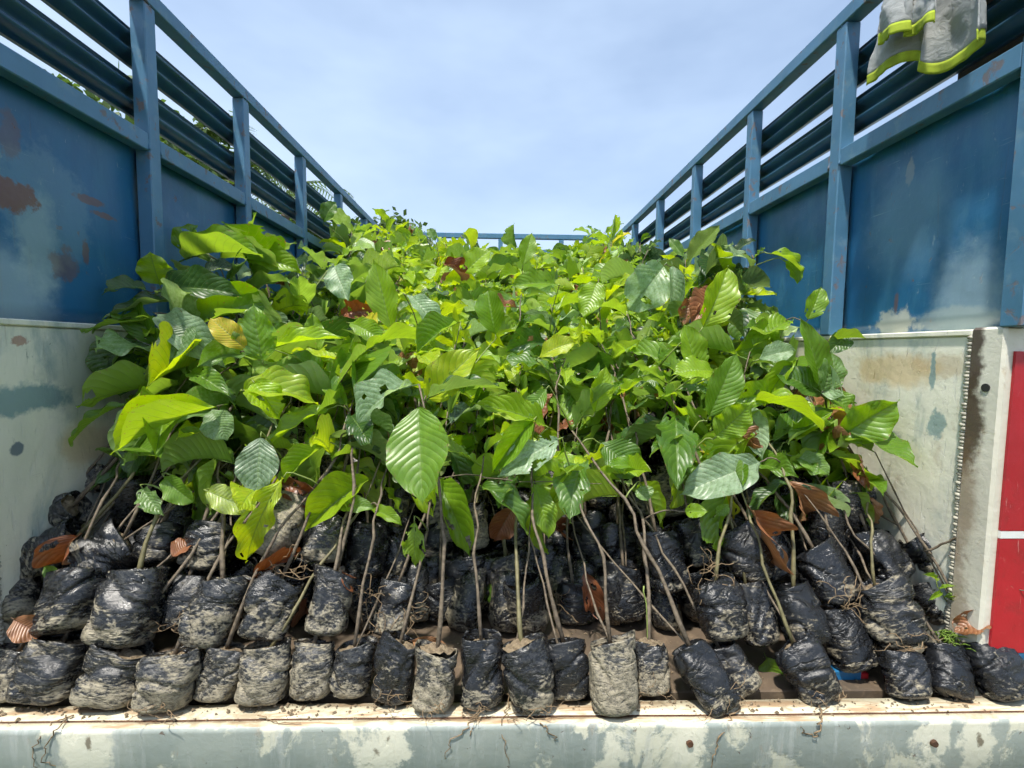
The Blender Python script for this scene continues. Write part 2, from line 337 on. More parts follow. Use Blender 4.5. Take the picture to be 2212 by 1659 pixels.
# ------------------------------------------------------------------ truck
truck = empty('truck', (0, 2.9, -1.02), 'blue truck bed with slatted sides loaded with potted seedlings', 'truck')
def tp(name, mb, mat, parent=truck, smooth=False): return ob(name, mb.mesh(name, mat, smooth), parent)
def tbox(name, x0, x1, y0, y1, z0, z1, mat, parent=truck, bev=0.003):
    b = MB(); b.box(min(x0, x1), max(x0, x1), y0, y1, z0, z1, bev); return tp(name, b, mat, parent)
POSTS = [1.03, 1.65, 2.245, 2.89, 3.55, 4.21, 4.85]
ZT = 2.0; TB = .05
def slat_profile():
    # W-shaped rolled profile (outward offset, height) from bottom to top
    pts = []
    n = 34
    for i in range(n + 1):
        s = i / n; z = s * .115
        d = .019 * math.cos(s * 4 * math.pi) + .004 * math.cos(s * 2 * math.pi)
        pts.append((d, z))
    return [(.004, -.004)] + pts + [(.004, .119)]
SP = slat_profile()
def slat(y0, y1, z0, sx, front=False):
    b = MB(); n = len(SP); th = .003
    P = SP + [(d + th, z) for d, z in SP[::-1]]
    for y in (y0, y1):
        for d, z in P:
            X = XW + .076 + d
            b.v.append((sx * X, y, z0 + z) if not front else (y, 4.905 + d, z0 + z))
    k = len(P)
    for i in range(k): b.f.append((i, (i + 1) % k, k + (i + 1) % k, k + i))
    return tp('slat', b, M_slat, truck, True)
for sx in (-1, 1):
    X0, X1 = sx * XW, sx * (XW + TB)
    for i, y in enumerate(POSTS[:-1]):
        tbox('post', X0, X1, y, y + TB, .886, ZT - .052, M_rail)
        if i < len(POSTS) - 1:
            y1 = POSTS[i + 1]
            tbox('middle_rail', X0 + sx * .0025, X1 - sx * .004, y + TB + .0005, y1 - .0005, 1.470, 1.527, M_rail)
            b = MB(); nu, nv = 14, 14
            XPs = sx * XP
            b.grid(nu, nv, lambda u, v: (XPs + sx * .006 * noise.noise(Vector((sx * 3, (y + (y1 - y) * u) * 2.2, v * 2.0))), y + .0253 + (y1 - y - .0006) * u, .886 + (1.515 - .886) * v))
            mo = tp('side_panel', b, M_panel_l if sx < 0 else M_panel_r, truck, True)
            md = mo.modifiers.new('thickness', 'SOLIDIFY'); md.thickness = .004; md.offset = 0
            for z0 in (1.603, 1.768): slat(y + .004, y1 + .046, z0, sx)
    tbox('top_rail', X0 - sx * .003, X1 + sx * .003, 1.03, 4.90, ZT - .05, ZT, M_rail)
    # lower drop side and its rear pillar
    YP = 1.149 if sx > 0 else 1.10
    b = MB(); XLs = sx * XL
    b.box(min(XLs, XLs + sx * .05), max(XLs, XLs + sx * .05), YP, 4.90, -.02, .868, .004)
    tp('lower_side_board', b, M_white_l if sx < 0 else M_white_r)
    tbox('ledge_strip', XLs - sx * .006, XLs + sx * .056, YP - .002, 4.90, .868, .884, M_white_l if sx < 0 else M_white_r)
    b = MB(); b.box(min(XLs - sx * .008, XLs + sx * .14), max(XLs - sx * .008, XLs + sx * .14), YP - .083, YP - .001, -.02, .888, .006)
    pil = tp('rear_pillar', b, M_pillar)
    # painted bands on the pillar's rear face
    bx0, bx1 = XLs + sx * .014, XLs + sx * .136
    for nm, z0, z1, mt in (('blue_band', -.02, .098, M_bandblue), ('red_band', .10, .383, M_red), ('white_band', .385, .402, M_bandwhite), ('red_band', .404, .83, M_red)):
        tbox(nm, bx0, bx1, YP - .0895, YP - .0835, z0, z1, mt, pil, 0)
    # bolt hole and weld bead
    b = MB(); b.tube([(XLs - sx * .0105, YP - .049, .742), (XLs + sx * .01, YP - .049, .742)], .010, 14); tp('bolt_hole', b, M_dark, pil)
    b = MB(); zz = -.01; rnd = random.Random(4)
    while zz < .87:
        r_ = rnd.uniform(.0055, .0085); cx = XLs - sx * .001; cy = YP + .003 + rnd.uniform(-.002, .002)
        for ring in (0,):
            base = len(b.v)
            for j in range(5):
                for i in range(8):
                    a = math.pi * j / 4; th = 2 * math.pi * i / 8
                    b.v.append((cx + r_ * 1.0 * math.sin(a) * math.cos(th), cy + r_ * 1.3 * math.sin(a) * math.sin(th), zz + r_ * .75 * math.cos(a)))
            for j in range(4):
                for i in range(8): b.f.append((base + j * 8 + i, base + j * 8 + (i + 1) % 8, base + j * 8 + 8 + (i + 1) % 8, base + j * 8 + 8 + i))
        zz += r_ * 1.15
    tp('weld_bead', b, M_weld, pil, True)
for sx in (-1, 1):
    for i, y in enumerate(POSTS[1:4]):
        for zj in (1.474, ZT - .054):
            rw = random.Random(i * 7 + sx)
            for side in ((-.002, TB + .002) if zj < 1.6 else (TB * .5,)):
                b = MB(); pts = [(sx * (XW - .001 + .05 * q / 6 * (1 if zj > 1.6 else .25)), y + side + rw.uniform(-.001, .001), zj + (.053 * q / 6 if zj < 1.6 else 0)) for q in range(7)]
                b.tube(pts, [rw.uniform(.002, .0042) for _ in pts], 6)
                tp('weld_joint', b, M_rail, truck, True)
# headboard at the front of the bed
for x in (-.62, 0, .62): tbox('headboard_post', x - .022, x + .022, 4.855, 4.90, .03, ZT - .052, M_rail)
tbox('headboard_rail', -XW + .004, XW - .004, 4.852, 4.902, ZT - .05, ZT - .002, M_rail)
tbox('headboard_rail', -XW + .004, XW - .004, 4.854, 4.898, 1.80, 1.845, M_rail)
tbox('headboard_panel', -XW - .075, XW + .075, 4.906, 4.912, -.02, 1.80, M_panel_l, truck, 0)
# floor, sill
tbox('bed_floor', -XL, XL, 1.086, 4.90, -.06, -.012, M_floor)
b = MB()
prof = [(y_ - .05, z_) for y_, z_ in [(1.135, -.10), (1.10, -.10), (1.098, -.004), (1.052, -.002), (1.050, -.006), (1.047, -.006), (1.045, -.001), (1.034, 0), (1.029, -.002), (1.0255, -.006), (1.0245, -.012), (1.026, -.05), (1.027, -.30), (1.04, -.30), (1.135, -.30)]]
for i in range(61):
    x = -1.45 + 2.9 * i / 60
    for (y, z) in prof: b.v.append((x, y + .0016 * noise.noise(Vector((x * 3, z * 9, 0))), z + .0015 * noise.noise(Vector((x * 5, y * 7, 3)))))
k = len(prof)
for i in range(60):
    for j in range(k - 1): b.f.append((i * k + j, i * k + j + 1, (i + 1) * k + j + 1, (i + 1) * k + j))
sill = tp('rear_sill', b, M_fascia, truck, True)
sill.data.materials.append(M_sill); sill.data.materials.append(M_seamd)
for i, pf in enumerate(sill.data.polygons):
    j = i % (k - 1)
    if j in (2, 6, 7): pf.material_index = 1
    if j in (3, 4, 5): pf.material_index = 2
for px in (1490, 2018): 
    q = pix(px, 1606, .974); b = MB(); b.tube([(q.x, .980, q.z), (q.x, .970, q.z)], [.009, .007], 10); tp('sill_bolt', b, M_seamd, sill)
# blue block with red edge, its shape guessed, seen in the gap under the bags at the right
tbox('floor_block', .862, .934, 1.122, 1.16, -.036, .012, M_bandblue)
tbox('floor_block_edge', .9345, .957, 1.126, 1.158, -.036, .002, M_red)
# under the bed
for x in (-.45, .45): tbox('chassis_beam', x - .05, x + .05, 1.3, 6.6, -.34, -.062, M_dark)
def lathe(prof, n, fn):
    b = MB(); b.grid(n, len(prof) - 1, lambda u, v: fn(prof[int(round(v * (len(prof) - 1)))], 2 * math.pi * u), True); return b
for sx in (-1, 1):
    for wy in (2.2, 6.0):
        wp = empty('wheel', (sx * .88, wy, -.60)); WMw = WM[wp.name]; place(wp, WMw, truck)
        pr_t = [(.24, -.11), (.36, -.115), (.41, -.09), (.42, 0), (.41, .09), (.36, .115), (.24, .11)]
        ob('tyre', lathe(pr_t, 28, lambda q, a: (sx * .88 + q[1], wy + q[0] * math.cos(a), -.60 + q[0] * math.sin(a))).mesh('tyre', M_tyre), wp)
        pr_r = [(.02, .03), (.16, .03), (.2, .08), (.245, .10), (.245, -.10), (.02, -.02)]
        ob('rim', lathe(pr_r, 28, lambda q, a: (sx * .88 + q[1] * sx, wy + q[0] * math.cos(a), -.60 + q[0] * math.sin(a))).mesh('rim', M_rimm), wp)
    tbox('axle', min(0, sx * .8), max(0, sx * .8), 2.16, 2.24, -.63, -.55, M_dark); tbox('axle', min(0, sx * .8), max(0, sx * .8), 5.96, 6.04, -.63, -.55, M_dark)
for x in (-.45, .45):
    for wy in (2.2, 6.0): tbox('spring_pack', x - .035, x + .035, wy - .3, wy + .3, -.56, -.33, M_dark)
# the cab ahead of the headboard, lower than the sides
b = MB(); b.box(-1.0, 1.0, 5.15, 6.7, -.30, 1.22, .09); tp('cab', b, M_bandblue)

# ------------------------------------------------------------------ leaf meshes
def lw(v):
    v = min(max(v, 0.), 1.)
    body = lambda q: math.sin(math.pi * (q / .97) ** .95) ** .78
    if v < .84: return .5 * body(v)
    q = min(1., (v - .84) / .16)
    return .5 * (body(.84) * (1 - q) ** 1.9 * (1 + .35 * q) + .022 * (1 - q))
def leaf_mesh(name, mat, droop=.25, fold=.18, wave=.03, roll=0., twist=0., seed=0, damage=0., side=.0, nu=14, nv=32, quilt=.009, nvein=12, slim=0.):
    """unit leaf: base at the origin, blade along +Y, upper face +Z"""
    b = MB(); rr = random.Random(seed); uvs = []
    def P(u, v):
        s = (u - .5) * 2; w = lw(v ** (1 - slim)) * (1 + .12 * noise.noise(Vector((seed * 3.1 + (2 if s > 0 else 0), v * 6, 0))))
        x = s * w; a = abs(s)
        ph = (v * nvein - (a * .5) ** 1.25 * 7)
        z = quilt * abs(math.sin(math.pi * ph)) * (1 - a ** 3) * (1 - v * .4)
        z += fold * a * w * 1.4
        z += wave * a * a * math.sin(v * 19 + seed + (2 if s > 0 else 0))
        if roll:
            ang = a * w * 2 * roll; x = math.copysign(math.sin(ang) / (2 * roll) if roll else a * w, s); z += (1 - math.cos(ang)) / (2 * roll)
        tw = twist * v; x, z = x * math.cos(tw) - z * math.sin(tw), x * math.sin(tw) + z * math.cos(tw)
        # bend along the length
        th = -droop * v * 1.8; 
        if abs(droop) > 1e-3:
            k = droop * 1.8; yy = math.sin(k * v) / k; zz = -(1 - math.cos(k * v)) / k
        else: yy, zz = v, 0
        y2 = yy + z * math.sin(droop * 1.8 * v); z2 = zz + z * math.cos(droop * 1.8 * v)
        x += side * v * v
        return (x, y2, z2)
    b.grid(nu, nv, P)
    uvv = [((i / nu), (j / nv) * nvein / 12) for j in range(nv + 1) for i in range(nu + 1)]
    if damage:
        keep = []
        for fi, f in enumerate(b.f):
            j, i = divmod(fi, nu); s = abs((i + .5) / nu - .5) * 2; v = (j + .5) / nv
            if noise.noise(Vector((seed * 7.7 + (5 if i > nu / 2 else 0) + s * 1.6, v * 5.5, seed))) + s * .25 > .62 - damage and not (.42 < (i + .5) / nu < .58) and v > .1: continue
            keep.append(f)
        b.f = keep
    # stalk
    nb = len(b.v)
    b.tube([(0, -.10, -.004), (0, -.05, -.002), (0, .0, -.002), (0, .25, b.v[int(nv * .25) * (nu + 1) + nu // 2][2] - .004)], [.011, .010, .009, .004], 5, False)
    uvv += [(.5, .02)] * (len(b.v) - nb)
    me = b.mesh(name, mat); ul = me.uv_layers.new(name='UVMap')
    for lp in me.loops: ul.data[lp.index].uv = uvv[lp.vertex_index]
    return me
VN = [12, 9, 14, 10, 11, 13, 8, 12, 10, 14, 9, 12, 11, 13, 10, 9, 12, 11]; SL = [.0, .12, -.12, .06, -.08, .15, -.1, .1, 0, -.15, .08, -.05, .14, 0, .1, -.1, .05, .12]
LV = [leaf_mesh('leaf', M_leaf, *a, nvein=VN[q], slim=SL[q]) for q, a in enumerate([
    (.10, .15, .020, 0, 0, 1), (.25, .22, .030, 0, .15, 2, .05), (.45, .18, .035, 0, -.2, 3), (.65, .25, .040, 0, .1, 4, .08), (.30, .45, .030, 0, .3, 5),
    (.15, .10, .060, 0, -.3, 6), (.85, .30, .045, 0, .4, 7), (.40, .10, .055, 0, .6, 8, .10), (-.15, .25, .040, 0, -.15, 9), (.55, .55, .035, 0, -.5, 10),
    (.20, .20, .045, 0, .2, 11, .16), (.35, .15, .040, 0, -.2, 12, .24), (.5, .3, .06, 0, .8, 13, .10, .10), (.3, .2, .04, 0, -.5, 14, 0, -.12)])]
LFLAT, LARCH, LDROOP, LFOLD, LDAM, LHARD = 0, 2, 6, 4, 10, 11
LROLL = len(LV); LV.append(leaf_mesh('leaf', M_leaf, .28, .0, .01, 1.9, .15, 15)); LV.append(leaf_mesh('leaf', M_leaf, 1.1, .35, .05, 0, .6, 16, .12, nvein=9)); LV.append(leaf_mesh('leaf', M_leaf, .2, .75, .03, 0, .2, 17, .05, nvein=11)); LV.append(leaf_mesh('leaf', M_leaf, .4, .0, .03, 1.4, -.8, 18, .14, nvein=10))
DV = [leaf_mesh('dead_leaf', M_dead, .9, .7, .09, 0, .9, 25, .1, nvein=9), leaf_mesh('dead_leaf', M_dead, .3, .1, .09, 1.2, -.9, 26, .2, nvein=10), leaf_mesh('dead_leaf', M_dead, .35, .35, .05, 0, .4, 21), leaf_mesh('dead_leaf', M_dead, .7, .5, .07, 0, -.5, 22, .12), leaf_mesh('dead_leaf', M_dead, .15, .25, .06, 0, .2, 23, .06), leaf_mesh('dead_leaf', M_dead, .5, .0, .04, 1.5, .3, 24)]
def leaf_matrix(base, tip, width, nrm):
    y = (tip - base); ln = y.length; y.normalize(); z = nrm - y * nrm.dot(y)
    if z.length < 1e-4: z = y.orthogonal()
    z.normalize(); x = y.cross(z)
    m = Matrix((x * width, y * ln, z * ln)).transposed().to_4x4(); m.translation = base
    return m
def add_leaf(parent, base, tip, width, nrm, tint, dust_sheen=0., var=0, name='leaf', meshes=None):
    o = bpy.data.objects.new(name, (meshes or LV)[var]); COL.objects.link(o)
    place(o, leaf_matrix(base, tip, width, nrm), parent)
    o['tint'] = tint; o['dust_sheen'] = dust_sheen
    return o

# ------------------------------------------------------------------ bag meshes (about 165 mm tall, 100 mm wide, base at the origin)
BH, BW, BD = .165, .100, .082
def bag_mesh(seed, nu=48, nv=44, flare=0., low=False):
    b = MB(); off = seed * 5.31
    rr = random.Random(seed); rim = [rr.uniform(-.012, .008) for _ in range(6)]
    sl = rr.uniform(-.22, .22); bul = rr.uniform(.0, .12); pin = rr.choice([.05, .12, .2, .26]); shx = rr.uniform(-.10, .10); bx_ = rr.uniform(-.25, .25)
    def P(u, v):
        th = 2 * math.pi * u; cx, sy = math.cos(th), math.sin(th); n = 2.7
        rx = math.copysign(abs(cx) ** (2 / n), cx) * BW / 2; ry = math.copysign(abs(sy) ** (2 / n), sy) * BD / 2
        if v < .14:                                   # bottom
            s = v / .14; z = 0.012 * s ** 3; k = s ** .8; rx *= k * .93; ry *= k * .93
        elif v < .24:
            s = (v - .14) / .10; z = .012 + .022 * s; k = .93 + .07 * math.sin(s * math.pi / 2); rx *= k; ry *= k
        elif v < .94:
            s = (v - .24) / .70; z = .034 + (BH - .034) * s; k = 1 + bul * math.sin(math.pi * s) - .04 * s; rx *= k; ry *= k * (1 - pin * s * s)
        else:
            s = (v - .94) / .06; z = BH - .022 * s; rx *= .96 - .05 * s; ry *= (1 - pin) * (.96 - .05 * s)
        if z > BH * .8:
            z += (z - BH * .8) / (BH * .2) * (rim[int(u * 6) % 6] * (1 - (u * 6) % 1) + rim[(int(u * 6) + 1) % 6] * ((u * 6) % 1)) * 1.4 + sl * rx * (z - BH * .8) / (BH * .2)
        rx *= 1 + bx_ * (.5 - z / BH) * .35; rx += shx * z * .5
        p = Vector((rx, ry, z)); d = Vector((rx, ry, 0)); d = d.normalized() if d.length > 1e-6 else Vector((0, 0, -1))
        q = Vector((p.x * 11 + off, p.y * 11, p.z * 9))
        e = .0105 * noise.noise(q) + .006 * noise.noise(q * 2.2 + Vector((3, 1, 7)))
        g_ = noise.noise(Vector((p.x * 9 + off * 2, p.y * 9, p.z * 15 - p.x * 14 * (1 if seed % 2 else -1)))); e -= .008 * max(0, 1 - abs(g_) * 7) * (1 if v > .1 else .2)
        w = noise.noise(Vector((p.x * 16 + off, p.y * 16, p.z * 34 + 5 * noise.noise(q * 1.6) + p.x * 30 * (1 if seed % 2 else -1))))
        e -= .0036 * (1 - min(1, abs(w) * 3.6)) * max(0, .35 + 1.2 * noise.noise(q * 2.1 + Vector((9, 0, 0)))) * (1 if v > .12 else .3)
        if seed % 3 == 0: e -= .003 * (1 - min(1, abs(noise.noise(Vector((p.x * 45 + off, p.y * 45, p.z * 14)))) * 4))
        fade = 1 if v < .94 else .35
        return p + d * e * fade
    b.grid(nu, nv, P, True)
    return b
BAGS = [bag_mesh(i).mesh('bag', M_bag) for i in range(14)]
BAGL = [bag_mesh(i, 20, 18).mesh('bag', M_bag) for i in range(20, 26)]
def soil_mesh(seed):
    b = MB(); n = 28
    def P(u, v):
        th = 2 * math.pi * u; r = v; x = math.cos(th) * BW * .43 * r; y = math.sin(th) * BD * .34 * r
        return (x, y, BH - .030 + .010 * (1 - r * r) + .011 * noise.noise(Vector((x * 60 + seed * 9, y * 60, 0))) + .005 * noise.noise(Vector((x * 190, y * 190, seed))))
    b.grid(n, 12, P, True); return b.mesh('soil', M_soil)
SOIL = [soil_mesh(i) for i in range(4)]

# ------------------------------------------------------------------ seedlings
SEED = []                                           # records used to hang further leaves on the right stem
def crown_ok(p): return abs(p.x) < XW - .03
def seedling(base, top, width, mud, label, group, crown=None, nleaf=6, tints=(.2, .85), lowpoly=False, lsize=1., yaw=None, vi=None, droopy=0., upper=.55, soilup=0., name='cocoa_seedling'):
    root = empty(name, base, label, 'seedling', group)
    ax = (top - base); ln = ax.length; ax.normalize()
    fwd = Vector((0, -1, 0)); ydir = fwd - ax * fwd.dot(ax); ydir.normalize()
    yw = random.uniform(-.35, .35) if yaw is None else yaw
    xdir = ydir.cross(ax); rot = Quaternion(ax, yw); xdir = rot @ xdir; ydir = rot @ ydir
    sc = width / BW
    mw = Matrix((xdir * sc, ydir * sc * random.uniform(.92, 1.05), ax * (ln / BH))).transposed().to_4x4(); mw.translation = base
    if mw.to_3x3().determinant() < 0:
        mw = mw @ Matrix.Scale(-1, 4, (1, 0, 0))
    me = random.choice(BAGL) if lowpoly else (BAGS[vi % len(BAGS)] if vi is not None else random.choice(BAGS))
    bag = ob('bag', me, root, mw); bag['mud'] = mud
    sm = mw.copy(); sm.translation = mw.translation + ax * soilup
    if not lowpoly: ob('soil', random.choice(SOIL), bag, sm)
    s0 = base + ax * (ln * .86)
    if crown is None:
        crown = top + Vector((random.uniform(-.07, .07), random.uniform(.27, .38), random.uniform(.36, .50)))
    L0 = (crown - s0).length
    if nleaf >= 0 and crown is not False:
        bend = Vector((random.uniform(-.05, .05), random.uniform(-.06, .02), random.uniform(-.02, .05)))
        pts = []; nseg = 12
        for i in range(nseg + 1):
            s = i / nseg; q = s0.lerp(crown, s) + bend * math.sin(math.pi * s) + ax * (.06 * math.sin(math.pi * min(1, s * 1.3)) * (1 - s))
            q += Vector((noise.noise(Vector((s * 5, base.x * 20, 1))), noise.noise(Vector((s * 5, base.x * 20, 7))), 0)) * .020 * math.sin(math.pi * s)
            pts.append(q)
        r0 = random.uniform(.0036, .0056)
        mb = MB(); mb.tube(pts, [r0 * (1 - .5 * i / nseg) * (1.28 if i % 3 == 1 else 1) for i in range(nseg + 1)], 6)
        ob('stem', mb.mesh('stem', random.choice([M_stem, M_stem, M_stem, M_stem, M_stem2])), root)
        if not lowpoly and random.random() < .45:
            c2 = crown + Vector((random.uniform(-.12, .12), random.uniform(-.08, .08), random.uniform(-.12, .02))); o2 = Vector((random.uniform(-.02, .02), random.uniform(-.015, .015), 0)); p2 = []
            for i in range(11): p2.append((s0 + o2).lerp(c2, i / 10) - bend * .8 * math.sin(math.pi * i / 10) + Vector((noise.noise(Vector((i * .6, base.x * 31, 3))), 0, 0)) * .012)
            mb = MB(); mb.tube(p2, [.0030 * (1 - .45 * i / 10) * (1.3 if i % 3 == 2 else 1) for i in range(11)], 5); ob('stem', mb.mesh('stem', M_stem), root)
            for q in range(2):
                d = Vector((random.uniform(-1, 1), random.uniform(-.6, 1), random.uniform(-.3, .8))).normalized(); l_ = random.uniform(.11, .2)
                if abs((p2[-1] + d * l_).x) < XW - .03: add_leaf(root, p2[-1] + d * l_ * .1, p2[-1] + d * l_, l_ * .38, Vector((0, -.3, 1)), random.uniform(.3, .8), random.random() * .4, random.randrange(len(LV)))
        SEED.append((root, pts))
        az = random.uniform(0, 6.28); tdir = (pts[-1] - pts[-4]).normalized(); tb = random.uniform(*tints)
        for k in range(nleaf):
            az += 2.4 + random.uniform(-.3, .3)
            s = 1 - (k / max(nleaf, 1)) * upper * random.uniform(.6, 1)
            fi = s * nseg; i0 = min(int(fi), nseg - 1); P = pts[i0].lerp(pts[i0 + 1], fi - i0)
            age = k / max(1, nleaf - 1)
            for tr in range(8):
                el = random.uniform(R(-25), R(50)) - age * R(45) - droopy
                d = Vector((math.cos(az) * math.cos(el), math.sin(az) * math.cos(el), math.sin(el)))
                d = (d + tdir * .25).normalized()
                ln2 = random.choice([random.uniform(.10, .18), random.uniform(.16, .24), random.uniform(.19, .28)]) * lsize * (.55 if k == 0 and random.random() < .5 else 1)
                tip = P + d * ln2 * 1.1
                if crown_ok(tip) and crown_ok(P): break
                az += 1.1
            else:
                d = Vector((-.6 * math.copysign(1, P.x), random.uniform(-.6, .6), random.uniform(-.2, .6))).normalized(); tip = P + d * ln2 * 1.1
            nr = Vector((random.gauss(0, .35), random.gauss(0, .35) - .15, 1)); B_ = P + d * ln2 * .1
            tint = min(.80, max(.03, tb + random.gauss(.03, .15) - .10 * age))
            if random.random() < .005: tint = .95
            if random.random() < .025: add_leaf(root, B_, tip, ln2 * .36, nr, random.uniform(.3, 1), 0, random.randrange(6), 'leaf', DV); continue
            add_leaf(root, B_, tip, ln2 * random.uniform(.29, .42), nr, tint, random.choice([0, .1, .2, .3, .6, 1.]) * random.random(), random.choice([0, 1, 2, 2, 3, 4, 5, 6, 7, 8, 9, 10, 11, 12, 13, 14, 15, 16, 17, 17]))
    return root, bag, ln

ORD = ['first', 'second', 'third', 'fourth', 'fifth', 'sixth', 'seventh', 'eighth', 'ninth', 'tenth', 'eleventh', 'twelfth', 'thirteenth', 'fourteenth', 'fifteenth', 'sixteenth', 'seventeenth', 'eighteenth', 'nineteenth', 'twentieth', 'twenty-first', 'twenty-second', 'twenty-third', 'twenty-fourth']
def desc(m): return 'pale mud-caked' if m > .85 else 'muddy' if m > .6 else 'dusty black' if m > .35 else 'shiny black'
def bagroots(bag, n, rs):
    """fine roots clinging to the bag's foot (bag space)"""
    rr = random.Random(rs); b = MB()
    for _ in range(n):
        th = rr.uniform(-2.6, -.5); x = math.cos(th) * BW * .5; y = abs(math.sin(th)) * BD * .52; p = Vector((x, y, rr.uniform(.0, .04))); pts = [p.copy()]
        d = Vector((rr.uniform(-1, 1), rr.uniform(.2, .6), rr.uniform(-1.0, .6))).normalized()
        for i in range(rr.randint(5, 9)):
            d = (d + Vector((rr.gauss(0, .6), rr.gauss(0, .3) - .12, rr.gauss(-.05, .6)))).normalized(); p = p + d * rr.uniform(.006, .011)
            p.z = max(p.z, .003); pts.append(p.copy())
        b.tube(pts, [.0011 * (1 - .7 * i / len(pts)) for i in range(len(pts))], 4)
    ob('root', b.mesh('root', M_root), bag, WM[bag.name])

# front row on the sill: bottom px, top px, width px, mud, leaves
ROW1 = [(20, 1540, 40, 1395, 88, .8), (105, 1535, 140, 1372, 122, .55), (232, 1549, 268, 1393, 130, .6), (355, 1561, 378, 1400, 115, .75), (468, 1538, 492, 1385, 90, .78), (563, 1545, 583, 1390, 105, .85),
        (672, 1537, 676, 1383, 90, .7), (760, 1530, 766, 1383, 90, .6), (842, 1544, 868, 1369, 92, .35), (932, 1563, 946, 1395, 97, .82), (1038, 1552, 1040, 1370, 98, .35), (1150, 1562, 1125, 1385, 105, .5),
        (1232, 1535, 1218, 1376, 92, .3), (1330, 1572, 1318, 1376, 108, .98), (1408, 1525, 1400, 1385, 84, .6), (1568, 1560, 1484, 1392, 95, .25), (1618, 1525, 1548, 1392, 86, .4), (1785, 1540, 1706, 1380, 100, .25),
        (1970, 1538, 1932, 1400, 90, .3), (2050, 1533, 2040, 1395, 90, .2), (2180, 1540, 2120, 1383, 102, .3)]
# stem tops seen in the photo for front-row plants (pixel and depth)
CR1 = {9: (905, 830, 1.33), 10: (1045, 985, 1.36), 11: (1112, 1005, 1.36), 12: (1150, 985, 1.40), 13: (1225, 1010, 1.36), 14: (1340, 1030, 1.40), 15: (1235, 930, 1.45), 16: (1330, 1010, 1.45), 17: (1555, 965, 1.42)}
for i, (bx, by, tx, ty, w, mu) in enumerate(ROW1):
    B = pixz(bx, by, -.002); B.y = min(max(B.y + .036, 1.008), 1.07); B = Vector((pix(bx, by, B.y).x, B.y, .001))
    T = pix(tx, ty, B.y + (.035 if i < 15 else .06))
    cr = pix(*CR1[i]) if i in CR1 else None
    if i in (0, 1, 2, 3, 4, 5): cr = T + Vector((.10 + .02 * i, .30, .40))
    if i in (6, 7, 8): cr = T + Vector((.02, .34, .42))
    if i in (18, 19, 20): cr = T + Vector((-.14, .30, .42))
    _, bg_, _ = seedling(B, T, w * B.y / FPX, mu, 'seedling in %s bag, %s from the left in the front row' % (desc(mu), ORD[i]), 'seedling bags standing in the front row', cr, 3 if i in CR1 else 4, (.3, .85), vi=i, lsize=.95, upper=.3, yaw=random.uniform(-.2, .2), soilup=.016 if i in (9, 11, 14) else 0)
    if i in (3, 8, 9, 10, 11, 14, 15, 17): bagroots(bg_, 9, i)

# second tier: bottom px, top px, width px, depth of base, depth of top, mud
ROW2 = [(18, 1345, 42, 1262, 90, 1.17, 1.24, .7), (140, 1365, 163, 1222, 118, 1.15, 1.22, .45), (245, 1396, 305, 1232, 125, 1.14, 1.21, .6), (385, 1362, 410, 1242, 80, 1.20, 1.26, .4), (432, 1398, 490, 1240, 105, 1.14, 1.21, .6), (562, 1385, 607, 1245, 108, 1.15, 1.22, .5),
        (700, 1373, 730, 1222, 95, 1.16, 1.23, .55), (835, 1372, 862, 1250, 84, 1.24, 1.29, .4), (955, 1340, 950, 1250, 70, 1.44, 1.47, .3), (1022, 1320, 1005, 1195, 92, 1.49, 1.52, .4), (1112, 1324, 1090, 1195, 92, 1.48, 1.52, .55), (1196, 1280, 1165, 1172, 90, 1.56, 1.60, .4),
        (1245, 1346, 1238, 1255, 72, 1.42, 1.45, .2), (1360, 1340, 1345, 1215, 80, 1.40, 1.44, .35), (1578, 1383, 1540, 1248, 103, 1.17, 1.24, .35), (1655, 1393, 1605, 1250, 78, 1.20, 1.27, .45), (1752, 1395, 1708, 1265, 95, 1.17, 1.24, .2), (1855, 1450, 1800, 1315, 98, 1.17, 1.24, .25),
        (1955, 1398, 1880, 1250, 125, 1.16, 1.24, .4)]
CR2 = {1: (300, 915, 1.45), 2: (505, 915, 1.45), 4: (485, 950, 1.42), 3: (470, 900, 1.5), 6: (745, 860, 1.5), 16: (1610, 880, 1.45), 17: (1700, 930, 1.5), 18: (1830, 985, 1.45), 14: (1540, 960, 1.45)}
for i, (bx, by, tx, ty, w, yb, yt, mu) in enumerate(ROW2):
    yb -= .05; yt -= .05; B = pix(bx, by, yb); T = pix(tx, ty, yt); B.z = max(B.z, -.008)
    cr = pix(*CR2[i]) if i in CR2 else None
    if cr is None and i < 8: cr = T + Vector((.10, .28, .42))
    if cr is None and i > 14: cr = T + Vector((-.10, .28, .42))
    _, bg_, _ = seedling(B, T, w * yb / FPX, mu, 'seedling in %s bag, %s from the left in the second tier' % (desc(mu), ORD[i]), 'seedling bags in the second tier', cr, 4 if i in CR2 else 6, (.25, .85), vi=i + 3, upper=.4)
    if i in (3, 7, 10, 11, 18): bagroots(bg_, 12, 40 + i)
